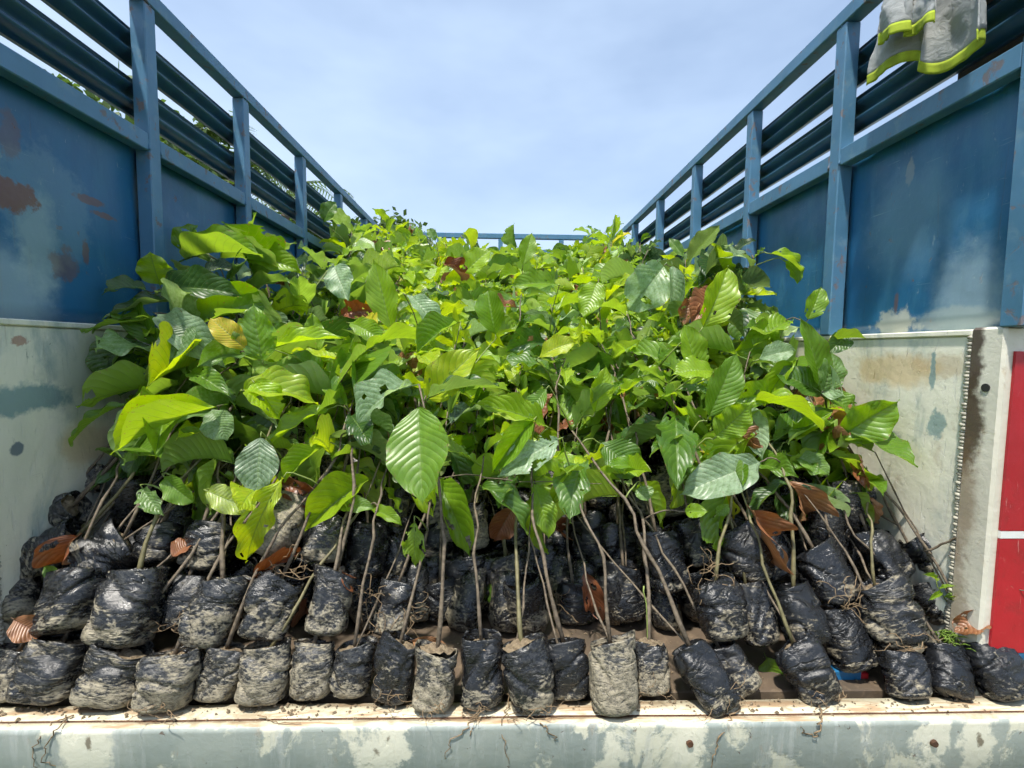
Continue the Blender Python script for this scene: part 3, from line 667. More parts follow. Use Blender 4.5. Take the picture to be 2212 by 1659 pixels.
ROW3 = [(12, 1128, 178, 1088, 78, 1.30, 1.33, .7), (108, 1052, 226, 1030, 62, 1.40, 1.43, .8), (20, 1222, 170, 1168, 100, 1.22, 1.27, .55), (172, 1228, 278, 1158, 112, 1.22, 1.27, .3), (330, 1222, 342, 1140, 84, 1.28, 1.33, .3), (428, 1232, 470, 1130, 88, 1.27, 1.33, .45),
        (556, 1195, 642, 1075, 108, 1.26, 1.36, .9), (690, 1215, 720, 1108, 86, 1.30, 1.36, .6), (790, 1248, 797, 1128, 80, 1.36, 1.40, .3), (845, 1244, 845, 1122, 80, 1.44, 1.48, .3), (955, 1244, 930, 1128, 86, 1.58, 1.62, .4), (992, 1165, 940, 1048, 100, 1.60, 1.68, .75),
        (1105, 1190, 1098, 1085, 95, 1.66, 1.70, .3), (1160, 1165, 1150, 1060, 88, 1.72, 1.76, .45), (1288, 1215, 1262, 1105, 84, 1.58, 1.62, .25), (1356, 1244, 1330, 1128, 90, 1.52, 1.56, .35), (1458, 1278, 1412, 1138, 92, 1.34, 1.40, .3), (1522, 1220, 1488, 1122, 80, 1.40, 1.45, .35),
        (1635, 1258, 1580, 1140, 95, 1.28, 1.34, .3), (1692, 1246, 1642, 1172, 76, 1.32, 1.37, .15), (1824, 1306, 1752, 1178, 100, 1.24, 1.31, .3), (1947, 1254, 1868, 1148, 88, 1.26, 1.33, .2), (2062, 1255, 1990, 1150, 105, 1.26, 1.32, .45), (2068, 1345, 2008, 1258, 92, 1.22, 1.28, .35)]
CR3 = {20: (1530, 930, 1.5), 21: (1785, 880, 1.45), 17: (1480, 960, 1.55), 22: (1700, 900, 1.55)}
for i, (bx, by, tx, ty, w, yb, yt, mu) in enumerate(ROW3):
    yb -= .04; yt -= .04; B = pix(bx, by, yb); T = pix(tx, ty, yt)
    cr = pix(*CR3[i]) if i in CR3 else None
    if cr is None and i < 7: cr = Vector((T.x + .14, T.y + .28, T.z + .45)); 
    if cr is None and i > 17: cr = T + Vector((-.13, .28, .45))
    lab = 'seedling in %s bag, %s from the left in the third tier' % (desc(mu), ORD[i])
    seedling(B, T, w * yb / FPX, mu, lab, 'seedling bags in the third tier', cr, 7, (.2, .8), vi=i + 7)
# fourth tier, half hidden under the leaves
k = 0
TIER4 = [(585, 1090, 612, 985, 90, 1.62), (660, 1075, 672, 975, 84, 1.66), (250, 1120, 300, 1030, 90, 1.50), (360, 1120, 395, 1025, 90, 1.55), (470, 1110, 500, 1010, 85, 1.56), (745, 1110, 752, 1005, 82, 1.66), (860, 1115, 868, 1015, 84, 1.70), (1040, 1085, 1030, 985, 88, 1.85),
                              (1130, 1075, 1120, 980, 84, 1.88), (1215, 1085, 1205, 990, 80, 1.84), (1300, 1095, 1285, 1000, 84, 1.78), (1395, 1120, 1370, 1015, 84, 1.66), (1460, 1115, 1435, 1020, 84, 1.62), (1560, 1120, 1520, 1015, 84, 1.52), (1650, 1110, 1610, 990, 88, 1.52), (1735, 1130, 1690, 1030, 88, 1.46), (1820, 1160, 1770, 1060, 84, 1.42), (1905, 1130, 1860, 1040, 80, 1.42),
                              (925, 1070, 918, 975, 84, 1.86), (790, 1060, 795, 965, 84, 1.80)]
rank4 = {q[0]: i for i, q in enumerate(sorted(TIER4))}
for bx, by, tx, ty, w, yb in TIER4:
    B = pix(bx, by, yb); T = pix(tx, ty, yb + .05); mu = random.uniform(.2, .8)
    seedling(B, T, w * yb / FPX, mu, 'seedling with its %s bag half hidden, %s from the left in the fourth tier' % (desc(mu), ORD[rank4[bx]]), 'seedling bags half hidden in the fourth tier', None if 320 < bx < 1800 else T + Vector((-.12 if bx > 1000 else .12, .3, .45)), 7, (.2, .8), vi=k); k += 1

def surf(x, y): return .175 + .335 * y + .36 * min(1, abs(x) / 1.08) ** 3 * min(1, .55 + y * .25)
# the packed mass behind
rows = []; y = 1.98; 
while y < 4.72:
    nx = int(2.06 / .155)
    for i in range(nx):
        x = -1.03 + 2.06 * (i + .5 + random.uniform(-.35, .35)) / nx
        rows.append((x, y + random.uniform(-.10, .10)))
    y += .19 + .012 * (y - 1.9)
for x, y in rows:
    c = Vector((x, y, surf(x, y) + random.uniform(-.10, .03) + (.10 if random.random() < .06 else 0)))
    if y > 3.7: c.z += .02
    T = c - Vector((random.uniform(-.07, .07) + x * .06, random.uniform(.26, .36), random.uniform(.38, .46)))
    T.x = max(-1.08, min(1.08, T.x)); B = T - Vector((random.uniform(-.04, .04), random.uniform(.02, .07), .15))
    seedling(B, T, .10, random.uniform(.1, .9), 'leafy seedling packed into the %s of the green mass, %s' % ('left third' if x < -.35 else 'right third' if x > .35 else 'middle', 'near the headboard' if y > 3.8 else 'halfway down the bed' if y > 2.9 else 'just behind the front bags'), 'seedlings packed into the green mass', c, random.choice([8, 9, 10, 11, 12]), (.28, .9), lowpoly=True, upper=.6, lsize=.92)
# taller plants leaning on the sides
TALL = [(325, 600, 1.62), (390, 560, 1.75), (545, 560, 1.95), (470, 620, 1.85), (300, 700, 1.55), (1560, 620, 1.8), (1660, 560, 1.9), (1500, 600, 2.1), (1690, 700, 1.7), (760, 500, 3.3), (700, 560, 2.5), (1400, 540, 3.0), (1480, 560, 2.5), (345, 760, 1.5), (1620, 760, 1.6), (1720, 820, 1.55), (380, 840, 1.5), (430, 520, 2.0), (640, 560, 2.3), (1590, 560, 2.1)]
rankt = {q: sum(1 for w_ in TALL if (w_[0] < 1000) == (q[0] < 1000) and (w_[2], w_[0]) < (q[2], q[0])) for q in TALL}
for px, py, Y in TALL:
    c = pix(px, py, Y); c.x = max(-1.02, min(1.02, c.x)); T = c - Vector((-.10 if px < 1000 else .10, .02, .55)); T.x = max(-1.08, min(1.08, T.x)); B = T - Vector((0, .02, .155))
    side = 'left' if px < 1000 else 'right'
    seedling(B, T, .10, random.uniform(.2, .8), 'tall dark-leaved seedling against the %s side, %s from the sill' % (side, ORD[rankt[px, py, Y]]), 'seedlings against the %s side' % side, c, 9, (.08, .5), lowpoly=True, upper=.75, lsize=1.05)

# heap of hidden bags that carries the load
def heapz(x, y):
    return min(surf(x, y + .33) - .64, .30 + 1.5 * max(0, y - 1.25))
b = MB(); lowb = bag_mesh(30, 10, 9); rr = random.Random(5)
y = 1.36
while y < 4.8:
    for i in range(19):
        x = -1.09 + 2.18 * i / 18 + rr.uniform(-.02, .02); zt = heapz(x, y)
        if zt < .05: continue
        zl = zt
        for lay in range(2):
            if zl < .02: break
            mtx = Matrix.Translation((x, y + rr.uniform(-.03, .03), max(-.008, zl - .16))) @ Matrix.Rotation(rr.uniform(-.3, .3), 4, 'Y') @ Matrix.Rotation(rr.uniform(-.7, .1), 4, 'X') @ Matrix.Rotation(rr.uniform(0, 3), 4, 'Z') @ Matrix.Scale(1.12, 4)
            o0 = len(b.v); b.v += [tuple(mtx @ Vector(v)) for v in lowb.v]; b.f += [tuple(o0 + q for q in f) for f in lowb.f]
            zl -= .15
    y += .115
hp = tag(ob('bag_heap', b.mesh('bag_heap', M_bag)), 'dark heap of black nursery bags buried beneath the leafy seedlings', 'bags', kind='stuff'); hp['mud'] = .5

# ------------------------------------------------------------------ leaves seen singly in the photo: base px, tip px, width px, depth base, depth tip, tint, dust, variant, face (1 = turned to the viewer)
HL = [(845, 710, 805, 557, 60, 1.72, 1.70, .62, 0, 0, 1), (905, 880, 907, 1088, 125, 1.20, 1.06, .50, .25, 0, 1), (925, 862, 1028, 748, 84, 1.36, 1.30, .82, .1, 1, 1), (1202, 615, 1108, 600, 48, 1.95, 1.85, .55, 0, 1, .7), (1070, 722, 1052, 620, 58, 1.62, 1.60, .5, 0, 4, .9), (988, 698, 893, 738, 46, 1.55, 1.45, .5, 0, 4, .6),
      (1285, 890, 1312, 790, 48, 1.42, 1.40, .72, 0, 0, 1), (1165, 772, 1236, 722, 44, 1.55, 1.50, .84, .1, 2, .7), (1178, 920, 1038, 850, 52, 1.34, 1.25, .68, 0, 1, .6), (1205, 950, 1080, 1015, 72, 1.28, 1.18, .22, .9, 11, .8), (1152, 908, 1062, 1012, 46, 1.30, 1.2, .5, .3, 4, .8), (1296, 958, 1395, 1020, 78, 1.42, 1.34, .34, 0, 2, .8),
      (1452, 575, 1459, 682, 48, 1.95, 1.88, .3, .8, 14, .9), (1434, 575, 1368, 660, 88, 2.0, 1.9, .42, .8, 3, .9), (1290, 608, 1262, 685, 52, 2.0, 1.92, .66, 0, 5, 1), (722, 575, 748, 642, 58, 2.0, 1.9, .3, .9, 5, .9), (878, 638, 962, 690, 42, 1.9, 1.8, .3, .9, 2, .6), (755, 698, 824, 718, 42, 1.62, 1.55, .58, 0, 2, .6),
      (1130, 572, 1150, 500, 36, 3.1, 3.1, .6, .3, 0, 1), (1005, 588, 1058, 532, 52, 2.9, 2.85, .7, 0, 1, 1), (1180, 840, 1130, 905, 40, 1.4, 1.33, .45, .3, 2, .8),
      (317, 628, 165, 592, 46, 1.52, 1.42, .2, 0, 3, .5), (337, 634, 474, 582, 58, 1.52, 1.42, .15, .3, 2, .7), (345, 614, 320, 545, 60, 1.56, 1.5, .62, 0, 5, 1), (302, 690, 103, 684, 34, 1.46, 1.36, .15, .2, 2, .35), (345, 745, 238, 626, 52, 1.46, 1.40, .35, .1, 3, .8), (340, 680, 458, 748, 68, 1.45, 1.33, .25, .9, 2, .6),
      (412, 698, 352, 795, 76, 1.42, 1.34, .25, .6, 0, .9), (292, 735, 195, 818, 56, 1.44, 1.36, .2, .4, 4, .6), (287, 763, 240, 855, 86, 1.42, 1.36, .12, .2, 1, .9), (532, 755, 452, 683, 50, 1.40, 1.33, .98, 0, 2, .8), (567, 778, 540, 655, 82, 1.42, 1.38, .5, .4, 10, 1), (530, 842, 655, 812, 84, 1.36, 1.28, .78, 0, 6, .7),
      (590, 752, 730, 705, 48, 1.48, 1.42, .7, 0, 1, .6), (468, 878, 203, 945, 42, 1.30, 1.16, .74, .3, 14, .5), (273, 872, 110, 928, 42, 1.34, 1.22, .45, 0, 2, .45), (458, 885, 482, 945, 62, 1.32, 1.27, .4, .7, 2, .9), (712, 883, 525, 950, 54, 1.38, 1.26, .66, 0, 2, .55), (563, 945, 552, 1074, 80, 1.26, 1.20, .12, .75, 0, 1),
      (698, 965, 600, 1028, 34, 1.30, 1.22, .62, 0, 4, .5), (612, 1032, 485, 1222, 40, 1.20, 1.09, .80, .1, 7, .6), (355, 1030, 397, 1085, 50, 1.24, 1.18, .5, .3, 2, .9), (450, 1062, 543, 1102, 54, 1.22, 1.17, .84, .7, 5, .9), (308, 1055, 342, 1112, 38, 1.24, 1.19, .4, .6, 10, .9), (322, 948, 260, 1025, 60, 1.34, 1.28, .14, .3, 1, .8), (550, 828, 603, 895, 64, 1.32, 1.26, .74, 0, 12, .9), (415, 803, 486, 840, 46, 1.38, 1.3, .4, .2, 1, .7),
      (1518, 706, 1592, 570, 70, 1.52, 1.48, .74, 0, 1, 1), (1531, 900, 1597, 760, 70, 1.36, 1.34, .48, .2, 0, 1), (1548, 942, 1630, 870, 70, 1.33, 1.28, .6, .25, 5, 1), (1780, 848, 1737, 683, 52, 1.40, 1.38, .45, 0, 0, 1), (1778, 845, 1810, 760, 56, 1.39, 1.36, .42, .6, 1, .9), (1775, 855, 1697, 790, 66, 1.41, 1.38, .3, 0, 2, .9),
      (1812, 948, 1937, 862, 86, 1.36, 1.32, .52, .3, 8, 1), (1785, 858, 1870, 880, 56, 1.40, 1.33, .45, 0, 3, .7), (1795, 980, 1937, 1030, 46, 1.36, 1.28, .6, .1, 6, .5), (1705, 950, 1800, 884, 34, 1.38, 1.32, .6, 0, 4, .6), (1642, 998, 1496, 1052, 86, 1.30, 1.20, .22, .9, 2, .8), (1665, 548, 1780, 562, 52, 1.80, 1.72, .58, 0, 3, .5), (1692, 562, 1742, 598, 36, 1.78, 1.72, .5, 0, 2, .7),
      (1710, 985, 1802, 1008, 46, 1.36, 1.28, .5, .5, 2, .6), (1540, 802, 1470, 786, 62, 1.42, 1.36, .68, 0, 2, .7), (1502, 802, 1488, 696, 56, 1.45, 1.42, .6, 0, 1, 1), (1668, 862, 1595, 842, 44, 1.42, 1.36, .55, 0, 12, .6), (1718, 780, 1643, 842, 34, 1.45, 1.38, .66, 0, 6, .5), (1640, 776, 1718, 742, 44, 1.46, 1.4, .35, .8, 2, .7), (1830, 722, 1795, 758, 42, 1.5, 1.46, .2, 0, 1, .8), (1790, 738, 1868, 714, 18, 1.5, 1.44, .6, 0, 4, .3),
      (1480, 1105, 1528, 1103, 32, 1.26, 1.22, .6, 0, 1, .8), (1548, 1112, 1575, 1090, 26, 1.26, 1.24, .5, .5, 0, .9), (1385, 1050, 1400, 1082, 40, 1.3, 1.27, .5, .6, 1, 1), (895, 1128, 893, 1236, 50, 1.2, 1.17, .62, .4, 11, 1), (1400, 1015, 1330, 985, 40, 1.38, 1.3, .5, .2, 2, .6), (725, 1095, 790, 1080, 34, 1.28, 1.22, .55, .6, 2, .6), (800, 1100, 862, 1112, 26, 1.28, 1.22, .6, .2, 2, .5),
      (365, 545, 400, 480, 46, 1.78, 1.72, .45, 0, 3, .8), (400, 560, 540, 510, 62, 1.75, 1.66, .55, .1, 4, .6), (520, 555, 628, 545, 54, 1.9, 1.8, .62, 0, 2, .7), (1745, 690, 1782, 615, 40, 1.6, 1.58, .55, 0, 1, .9), (1620, 560, 1560, 530, 52, 1.95, 1.88, .3, .8, 2, .6), (700, 480, 715, 430, 34, 3.0, 2.95, .3, .3, 2, .9), (940, 520, 925, 490, 20, 3.6, 3.6, .35, .5, 1, .9)]
for bx, by, tx, ty, w, yb, yt, ti, du, va, fc in HL:
    Bp, Tp = pix(bx, by, yb), pix(tx, ty, yt)
    for q in (Bp, Tp): q.x = max(-XW + .01, min(XW - .01, q.x))
    nr = Vector((random.gauss(0, .12), -fc, 1.05 - fc * .75))
    best = None
    for root, pts in SEED:
        for j in range(4, len(pts)):
            d = (pts[j] - Bp).length + (0 if pts[j].z < Bp.z + .02 else .03)
            if best is None or d < best[0]: best = (d, root, pts, j)
    d, root, pts, j = best
    add_leaf(root, Bp, Tp, w * yb / FPX * 1.05, nr, ti, du, va)
    if d > .012:
        mid_ = pts[j].lerp(Bp, .5) + Vector((0, 0, .015)); back = Bp - (Tp - Bp).normalized() * .015
        mb = MB(); mb.tube([pts[j], pts[j].lerp(mid_, .5) + Vector((0, 0, .004)), mid_, mid_.lerp(back, .6) + Vector((0, 0, .003)), back, Bp], [.0026, .0024, .0022, .0020, .002, .002], 5)
        ob('petiole', mb.mesh('petiole', M_pet if random.random() < .6 else M_stem), root)

# ------------------------------------------------------------------ loose leaves, twigs and roots
def loose(bx, by, tx, ty, w, yb, yt, tint, var, label, green=False, nrm=(0, -1, .5), dust_sheen=0.):
    Bp, Tp = pix(bx, by, yb), pix(tx, ty, yt)
    o = add_leaf(None, Bp, Tp, w * yb / FPX, Vector(nrm), tint, dust_sheen, var, 'fallen_leaf' if green else 'dead_leaf', LV if green else DV)
    tag(o, label, 'leaf', None if green else 'dead leaves lying among the bags'); return o
loose(168, 1158, 88, 1222, 54, 1.16, 1.12, .35, 0, 'reddish brown dead leaf curled over bags at the far left')
loose(372, 1202, 418, 1160, 46, 1.20, 1.24, .6, 2, 'orange brown dead leaf wedged behind bags on the left')
loose(1108, 1098, 1063, 1172, 58, 1.42, 1.38, .45, 2, 'ribbed brown dead leaf upright between stems near the centre')
loose(1262, 1238, 1310, 1352, 58, 1.32, 1.26, .35, 1, 'long red-brown dead leaf behind the palest front bag')
loose(1622, 1102, 1705, 1222, 86, 1.22, 1.18, .62, 0, 'large orange-brown dead leaf lying on bags at the right')
loose(2120, 1318, 2075, 1372, 55, 1.10, 1.08, .7, 1, 'torn tan dead leaf beside the red pillar')
loose(665, 1290, 640, 1348, 34, 1.19, 1.18, .3, 0, 'small mauve-brown dead leaf between two second-tier bags on the left')
loose(610, 1045, 720, 1080, 60, 1.33, 1.26, .2, 1, 'dark red-brown dead leaf draped above the lying pale bag')
loose(545, 1250, 640, 1180, 22, 1.15, 1.17, .3, 3, 'narrow red-brown leaf strip sticking out between bags on the left')
loose(30, 1338, 88, 1376, 56, 1.075, 1.07, .75, 2, 'pinkish grey dead leaf on top of the leftmost front bags')
loose(890, 1385, 965, 1398, 30, 1.10, 1.08, .95, 2, 'pale torn dead leaf on the soil of a front bag')
loose(1915, 1322, 1950, 1338, 24, 1.125, 1.12, .5, 2, 'small brown leaf scrap stuck to a leaning bag on the right')
loose(1705, 1040, 1790, 1140, 60, 1.34, 1.30, .85, 3, 'large tan curled dead leaf beneath right-hand stems')
loose(740, 1235, 762, 1272, 24, 1.15, 1.14, .35, 0, 'small red-brown leaf hanging on a second-tier bag')
loose(1180, 1120, 1235, 1160, 40, 1.52, 1.48, .25, 0, 'dark brown dead leaf behind the central stems')
loose(250, 1568, 300, 1582, 30, 1.06, 1.035, .8, 2, 'small tan leaf lying on the sill at the left', nrm=(0, -.2, 1))
loose(740, 680, 800, 660, 44, 1.8, 1.75, .45, 1, 'brown withered leaf among the green crowns left of centre')
loose(960, 570, 1010, 590, 40, 2.6, 2.55, .4, 0, 'purplish withered leaf near the top of the green mass')
loose(1500, 640, 1480, 700, 46, 1.75, 1.72, .85, 1, 'pale tan withered leaf beside a bright upright leaf on the right')
loose(1590, 930, 1640, 960, 50, 1.36, 1.32, .7, 0, 'tan dead leaf under the stems at the right')
loose(1880, 1075, 1905, 1135, 26, 1.30, 1.28, .9, 2, 'yellowish dead leaf near the right wall')
loose(1655, 1420, 1700, 1515, 66, 1.16, 1.14, .5, 5, 'bright green leaf caught between two leaning front bags on the right', True, (-.2, -1, .3))
loose(1055, 1260, 1075, 1312, 30, 1.42, 1.41, .4, 0, 'olive leaf hanging between bags behind the centre', True, (0, -1, .2))
loose(95, 1225, 128, 1250, 26, 1.14, 1.13, .5, 0, 'small green leaf scrap at the far left bags', True)
def strand(pts, r, label, name='root_strand', cat='root', mat=M_root, wig=.004, seed=1):
    rr = random.Random(seed); q = []; pts = [Vector(p) for p in pts]
    for a, c_ in zip(pts, pts[1:]):
        for i in range(5): q.append(a.lerp(c_, i / 5) + Vector((rr.gauss(0, wig), rr.gauss(0, wig * .4), rr.gauss(0, wig * .5))))
    q.append(pts[-1]); b = MB(); b.tube(q, [r * (1 - .6 * i / len(q)) for i in range(len(q))], 5)
    tag(ob(name, b.mesh(name, mat)), label, cat, 'roots hanging over the sill' if cat == 'root' else None)
YS = .9725
def sillstrand(pxs, label, r=.0016, seed=1): strand([pixz(x, y, .004) if y < 1566 else pix(x, y, YS) for x, y in pxs], r, label, seed=seed)
sillstrand([(150, 1545), (120, 1560), (85, 1590), (72, 1625), (80, 1658)], 'thin root hanging over the sill at the far left', seed=2)
sillstrand([(140, 1545), (128, 1570), (100, 1610), (92, 1640), (120, 1655)], 'forked root beside the far left hanging root', seed=3)
sillstrand([(1030, 1545), (1005, 1570), (975, 1600), (962, 1640)], 'thin root hanging below the tenth front bag', seed=4)
sillstrand([(1040, 1540), (1022, 1575), (1015, 1590)], 'short root tuft on the sill near the centre', .0022, seed=5)
sillstrand([(1090, 1480), (1100, 1520), (1085, 1560), (1090, 1610), (1100, 1650)], 'long root running down the sill at the centre', seed=6)
sillstrand([(1600, 1528), (1578, 1550), (1555, 1590), (1540, 1625), (1536, 1658)], 'reddish root curling down from a leaning bag', .002, seed=7)
sillstrand([(1770, 1530), (1775, 1560), (1765, 1585), (1750, 1590), (1730, 1570)], 'knotted root hanging below a leaning bag on the right', .0022, seed=8)
sillstrand([(560, 1548), (600, 1560), (650, 1562)], 'fine root lying on the sill at the left', .0014, seed=9)
sillstrand([(1170, 1560), (1185, 1580), (1200, 1600)], 'small root end below the twelfth front bag', .0016, seed=10)
strand([pix(2000, 1192, 1.2), pix(2060, 1165, 1.15), pix(2140, 1130, 1.1), pix(2225, 1108, 1.06)], .0032, 'dark bare twig reaching out past the red pillar', 'twig', 'twig', M_stem, .002, 11)
strand([pix(2020, 1275, 1.2), pix(2075, 1262, 1.14), pix(2140, 1262, 1.09), pix(2225, 1278, 1.05)], .0026, 'thin arched twig in front of the red pillar', 'twig', 'twig', M_stem, .002, 12)
strand([pix(895, 1040, 1.35), pix(1010, 1025, 1.32), pix(1120, 1040, 1.30), pix(1300, 1045, 1.28)], .0022, 'thin twig lying across the stems at the centre', 'twig', 'twig', M_stem, .003, 13)
strand([pix(1390, 1265, 1.14), pix(1398, 1330, 1.12), pix(1400, 1440, 1.085)], .0022, 'yellow-green grass blade hanging in front of a bag', 'grass_blade', 'grass', M_pet, .001, 14)
# tangles of fine roots lying among the second tier
for qi, (px, py, Y, nm) in enumerate([(430, 1330, 1.13, 'root tangle between bags left of the second tier'), (800, 1290, 1.17, 'pale root tangle by a stem left of centre'), (880, 1330, 1.2, 'reddish root ball behind the ninth front bag'), (1200, 1310, 1.35, 'root tangle behind the central front bags'), (1845, 1290, 1.15, 'brown root tangle on a leaning bag at the right'), (620, 1230, 1.16, 'pale root tangle under the lying bag'), (1530, 1245, 1.16, 'straw-like root tangle on top of a right-hand bag')]):
    rr = random.Random(qi + 60); b = MB(); c0 = pix(px, py, Y)
    for _ in range(16):
        p_ = c0 + Vector((rr.gauss(0, .02), rr.gauss(0, .006), rr.gauss(0, .02))); d = Vector((rr.gauss(0, 1), rr.gauss(0, .3), rr.gauss(0, 1))).normalized(); pts = [p_]
        for i in range(7):
            d = (d + Vector((rr.gauss(0, .5), rr.gauss(0, .2), rr.gauss(-.1, .5)))).normalized(); p_ = p_ + d * .010; pts.append(p_)
        b.tube(pts, .0009, 4)
    tag(ob('root_tangle', b.mesh('root_tangle', M_root)), nm, 'roots', 'root tangles among the bags')
b = MB(); rr = random.Random(77)
for _ in range(900):
    if rr.random() < .55: x, y, z = rr.uniform(-1.12, 1.15), rr.triangular(.984, 1.046, 1.04), -.002
    else: x, y, z = rr.uniform(-1.12, 1.12), rr.uniform(1.10, 1.45), -.011
    s_ = rr.choice([.0012, .002, .003, .0045]) * rr.uniform(.7, 1.3); o0 = len(b.v)
    for v in ((1, 0, 0), (-1, 0, 0), (0, 1, 0), (0, -1, 0), (0, 0, 1), (0, 0, -.4)): b.v.append((x + v[0] * s_ * rr.uniform(.6, 1.4), y + v[1] * s_ * rr.uniform(.6, 1.4), z + s_ * .3 + v[2] * s_ * rr.uniform(.5, 1.1)))
    b.f += [(o0 + a, o0 + c_, o0 + d) for a, c_, d in ((0, 2, 4), (2, 1, 4), (1, 3, 4), (3, 0, 4), (2, 0, 5), (1, 2, 5), (3, 1, 5), (0, 3, 5))]
tag(ob('soil_crumbs', b.mesh('soil_crumbs', M_soil, False)), 'loose soil crumbs scattered over the sill and bed floor', 'soil', kind='stuff')
# moss tuft and green sprig by the right pillar
b = MB(); rr = random.Random(3); c0 = pix(2045, 1380, 1.11)
for _ in range(70):
    p_ = c0 + Vector((rr.gauss(0, .014), rr.gauss(0, .01), rr.uniform(-.012, .012))); d = Vector((rr.gauss(0, .6), rr.gauss(-.3, .4), rr.uniform(.3, 1))).normalized()
    b.tube([p_, p_ + d * .012, p_ + d * .02 + Vector((0, -.004, -.004))], [.0018, .0016, .0006], 4)
tag(ob('moss_tuft', b.mesh('moss_tuft', M_moss)), 'yellow-green moss tuft on the bag next to the red pillar', 'moss')
sp = empty('weed_sprig', pix(2040, 1300, 1.15), 'small green weed sprig by the rear pillar on the right', 'weed')
mb = MB(); q0 = pix(2020, 1240, 1.16); q1 = pix(2045, 1300, 1.15); mb.tube([q1, q1.lerp(q0, .5) + Vector((-.01, 0, .004)), q0], .0012, 5); ob('stem', mb.mesh('stem', M_pet), sp)
for a, c_ in (((2030, 1272), (2062, 1262)), ((2040, 1290), (2082, 1282)), ((2025, 1255), (2005, 1235)), ((2035, 1280), (2010, 1292)), ((2045, 1290), (2075, 1300))):
    add_leaf(sp, pix(*a, 1.15), pix(*c_, 1.13), .012, Vector((0, -.6, 1)), .6, 0, 1)

# ------------------------------------------------------------------ cloth on the right-hand rail
m, t, p, o = newmat('grey_cloth'); c = coords(t); k = noi(t, c, 14, 5); wv = noi(t, c, 400, 2)
L(t, mixc(t, ramp(t, k, .4, .7), (.42, .44, .44), (.30, .32, .32)), p.inputs['Base Color']); p.inputs['Roughness'].default_value = .9; L(t, bump(t, noi(t, c, 35, 4, .6, 1.), .5, .01, bump(t, wv, .3, .001)), p.inputs['Normal']); M_cloth = m
tr = N(t, 'BsdfTranslucent', inp={'Color': (.4, .42, .42, 1)}); ms = N(t, 'MixShader', inp={0: .25}); L(t, p.outputs[0], ms.inputs[1]); L(t, tr.outputs[0], ms.inputs[2]); L(t, ms.outputs[0], o.inputs[0])
M_lime = flat('lime_hem', (.32, .41, .02), .9, .35, 25, .4)
cl = empty('hanging_cloth', (XW - .02, 1.27, 1.6), 'pale grey cloth with lime hem hanging over the right top rail', 'cloth')
def cloth_pt(s, tt, hem0, y0, y1, xoff, ph, amp):
    y = y0 + (y1 - y0) * s; zb = hem0(s); zt = ZT + .012
    ff = min(1, tt * 1.3)
    x = XW - .014 - xoff - amp * ff * (.5 + .5 * math.sin(s * 8.5 + ph + .5 * tt + 1.3 * math.sin(s * 4 + ph))) - .007 * ff * math.sin(s * 23 + ph * 2 + tt) - .012 * ff * noise.noise(Vector((s * 7, tt * 4, ph))) - .005 * noise.noise(Vector((s * 22, tt * 14, ph)))
    y += .02 * ff * math.cos(s * 13 + ph) + (s - .5) * .05 * (1 - tt) * -1
    z = zt + (zb - zt) * tt
    return Vector((x, y, z))
def cloth_piece(hem0, y0, y1, xoff, ph, amp):
    hb = .028
    def main(u, v):
        tt = -.10 + v * (1.10)
        if tt < 0: return Vector((XW - .01 + (-tt) * .7, cloth_pt(u, 0, hem0, y0, y1, xoff, ph, amp).y, ZT + .012))
        q = cloth_pt(u, tt, hem0, y0, y1, xoff, ph, amp); return q
    b = MB(); b.grid(60, 40, main); o1 = ob('cloth', b.mesh('cloth', M_cloth), cl); md = o1.modifiers.new('s', 'SOLIDIFY'); md.thickness = .003
    def hem(u, v):
        q = cloth_pt(u, 1.0, hem0, y0, y1, xoff, ph, amp); q2 = cloth_pt(u, .9, hem0, y0, y1, xoff, ph, amp)
        d = (q - q2).normalized(); return q + d * (hb * v - .002) + Vector((-.0025, 0, 0))
    b = MB(); b.grid(60, 4, hem); o2 = ob('hem', b.mesh('hem', M_lime), o1); md = o2.modifiers.new('s', 'SOLIDIFY'); md.thickness = .002
cloth_piece(lambda s: 1.55 + .11 * s + .018 * math.sin(s * 9 + 1), 1.09, 1.43, .012, .4, .045)
cloth_piece(lambda s: 1.675 + .05 * s, 1.22, 1.37, .07, 1.9, .03)
# brown board strapped outside the right-hand slats
b = MB(); b.box(XW + .12, XW + .14, .95, 1.36, 1.45, 1.98, .004)
tag(ob('brown_board', b.mesh('brown_board', paint('rusty_brown_board', (.10, .055, .04), (.15, .09, .06), [((.22, .15, .11), (6, 2, 14), 4, .5, .7, .7, .1)], .8))), 'rusty brown board outside the slats at the upper right', 'board')

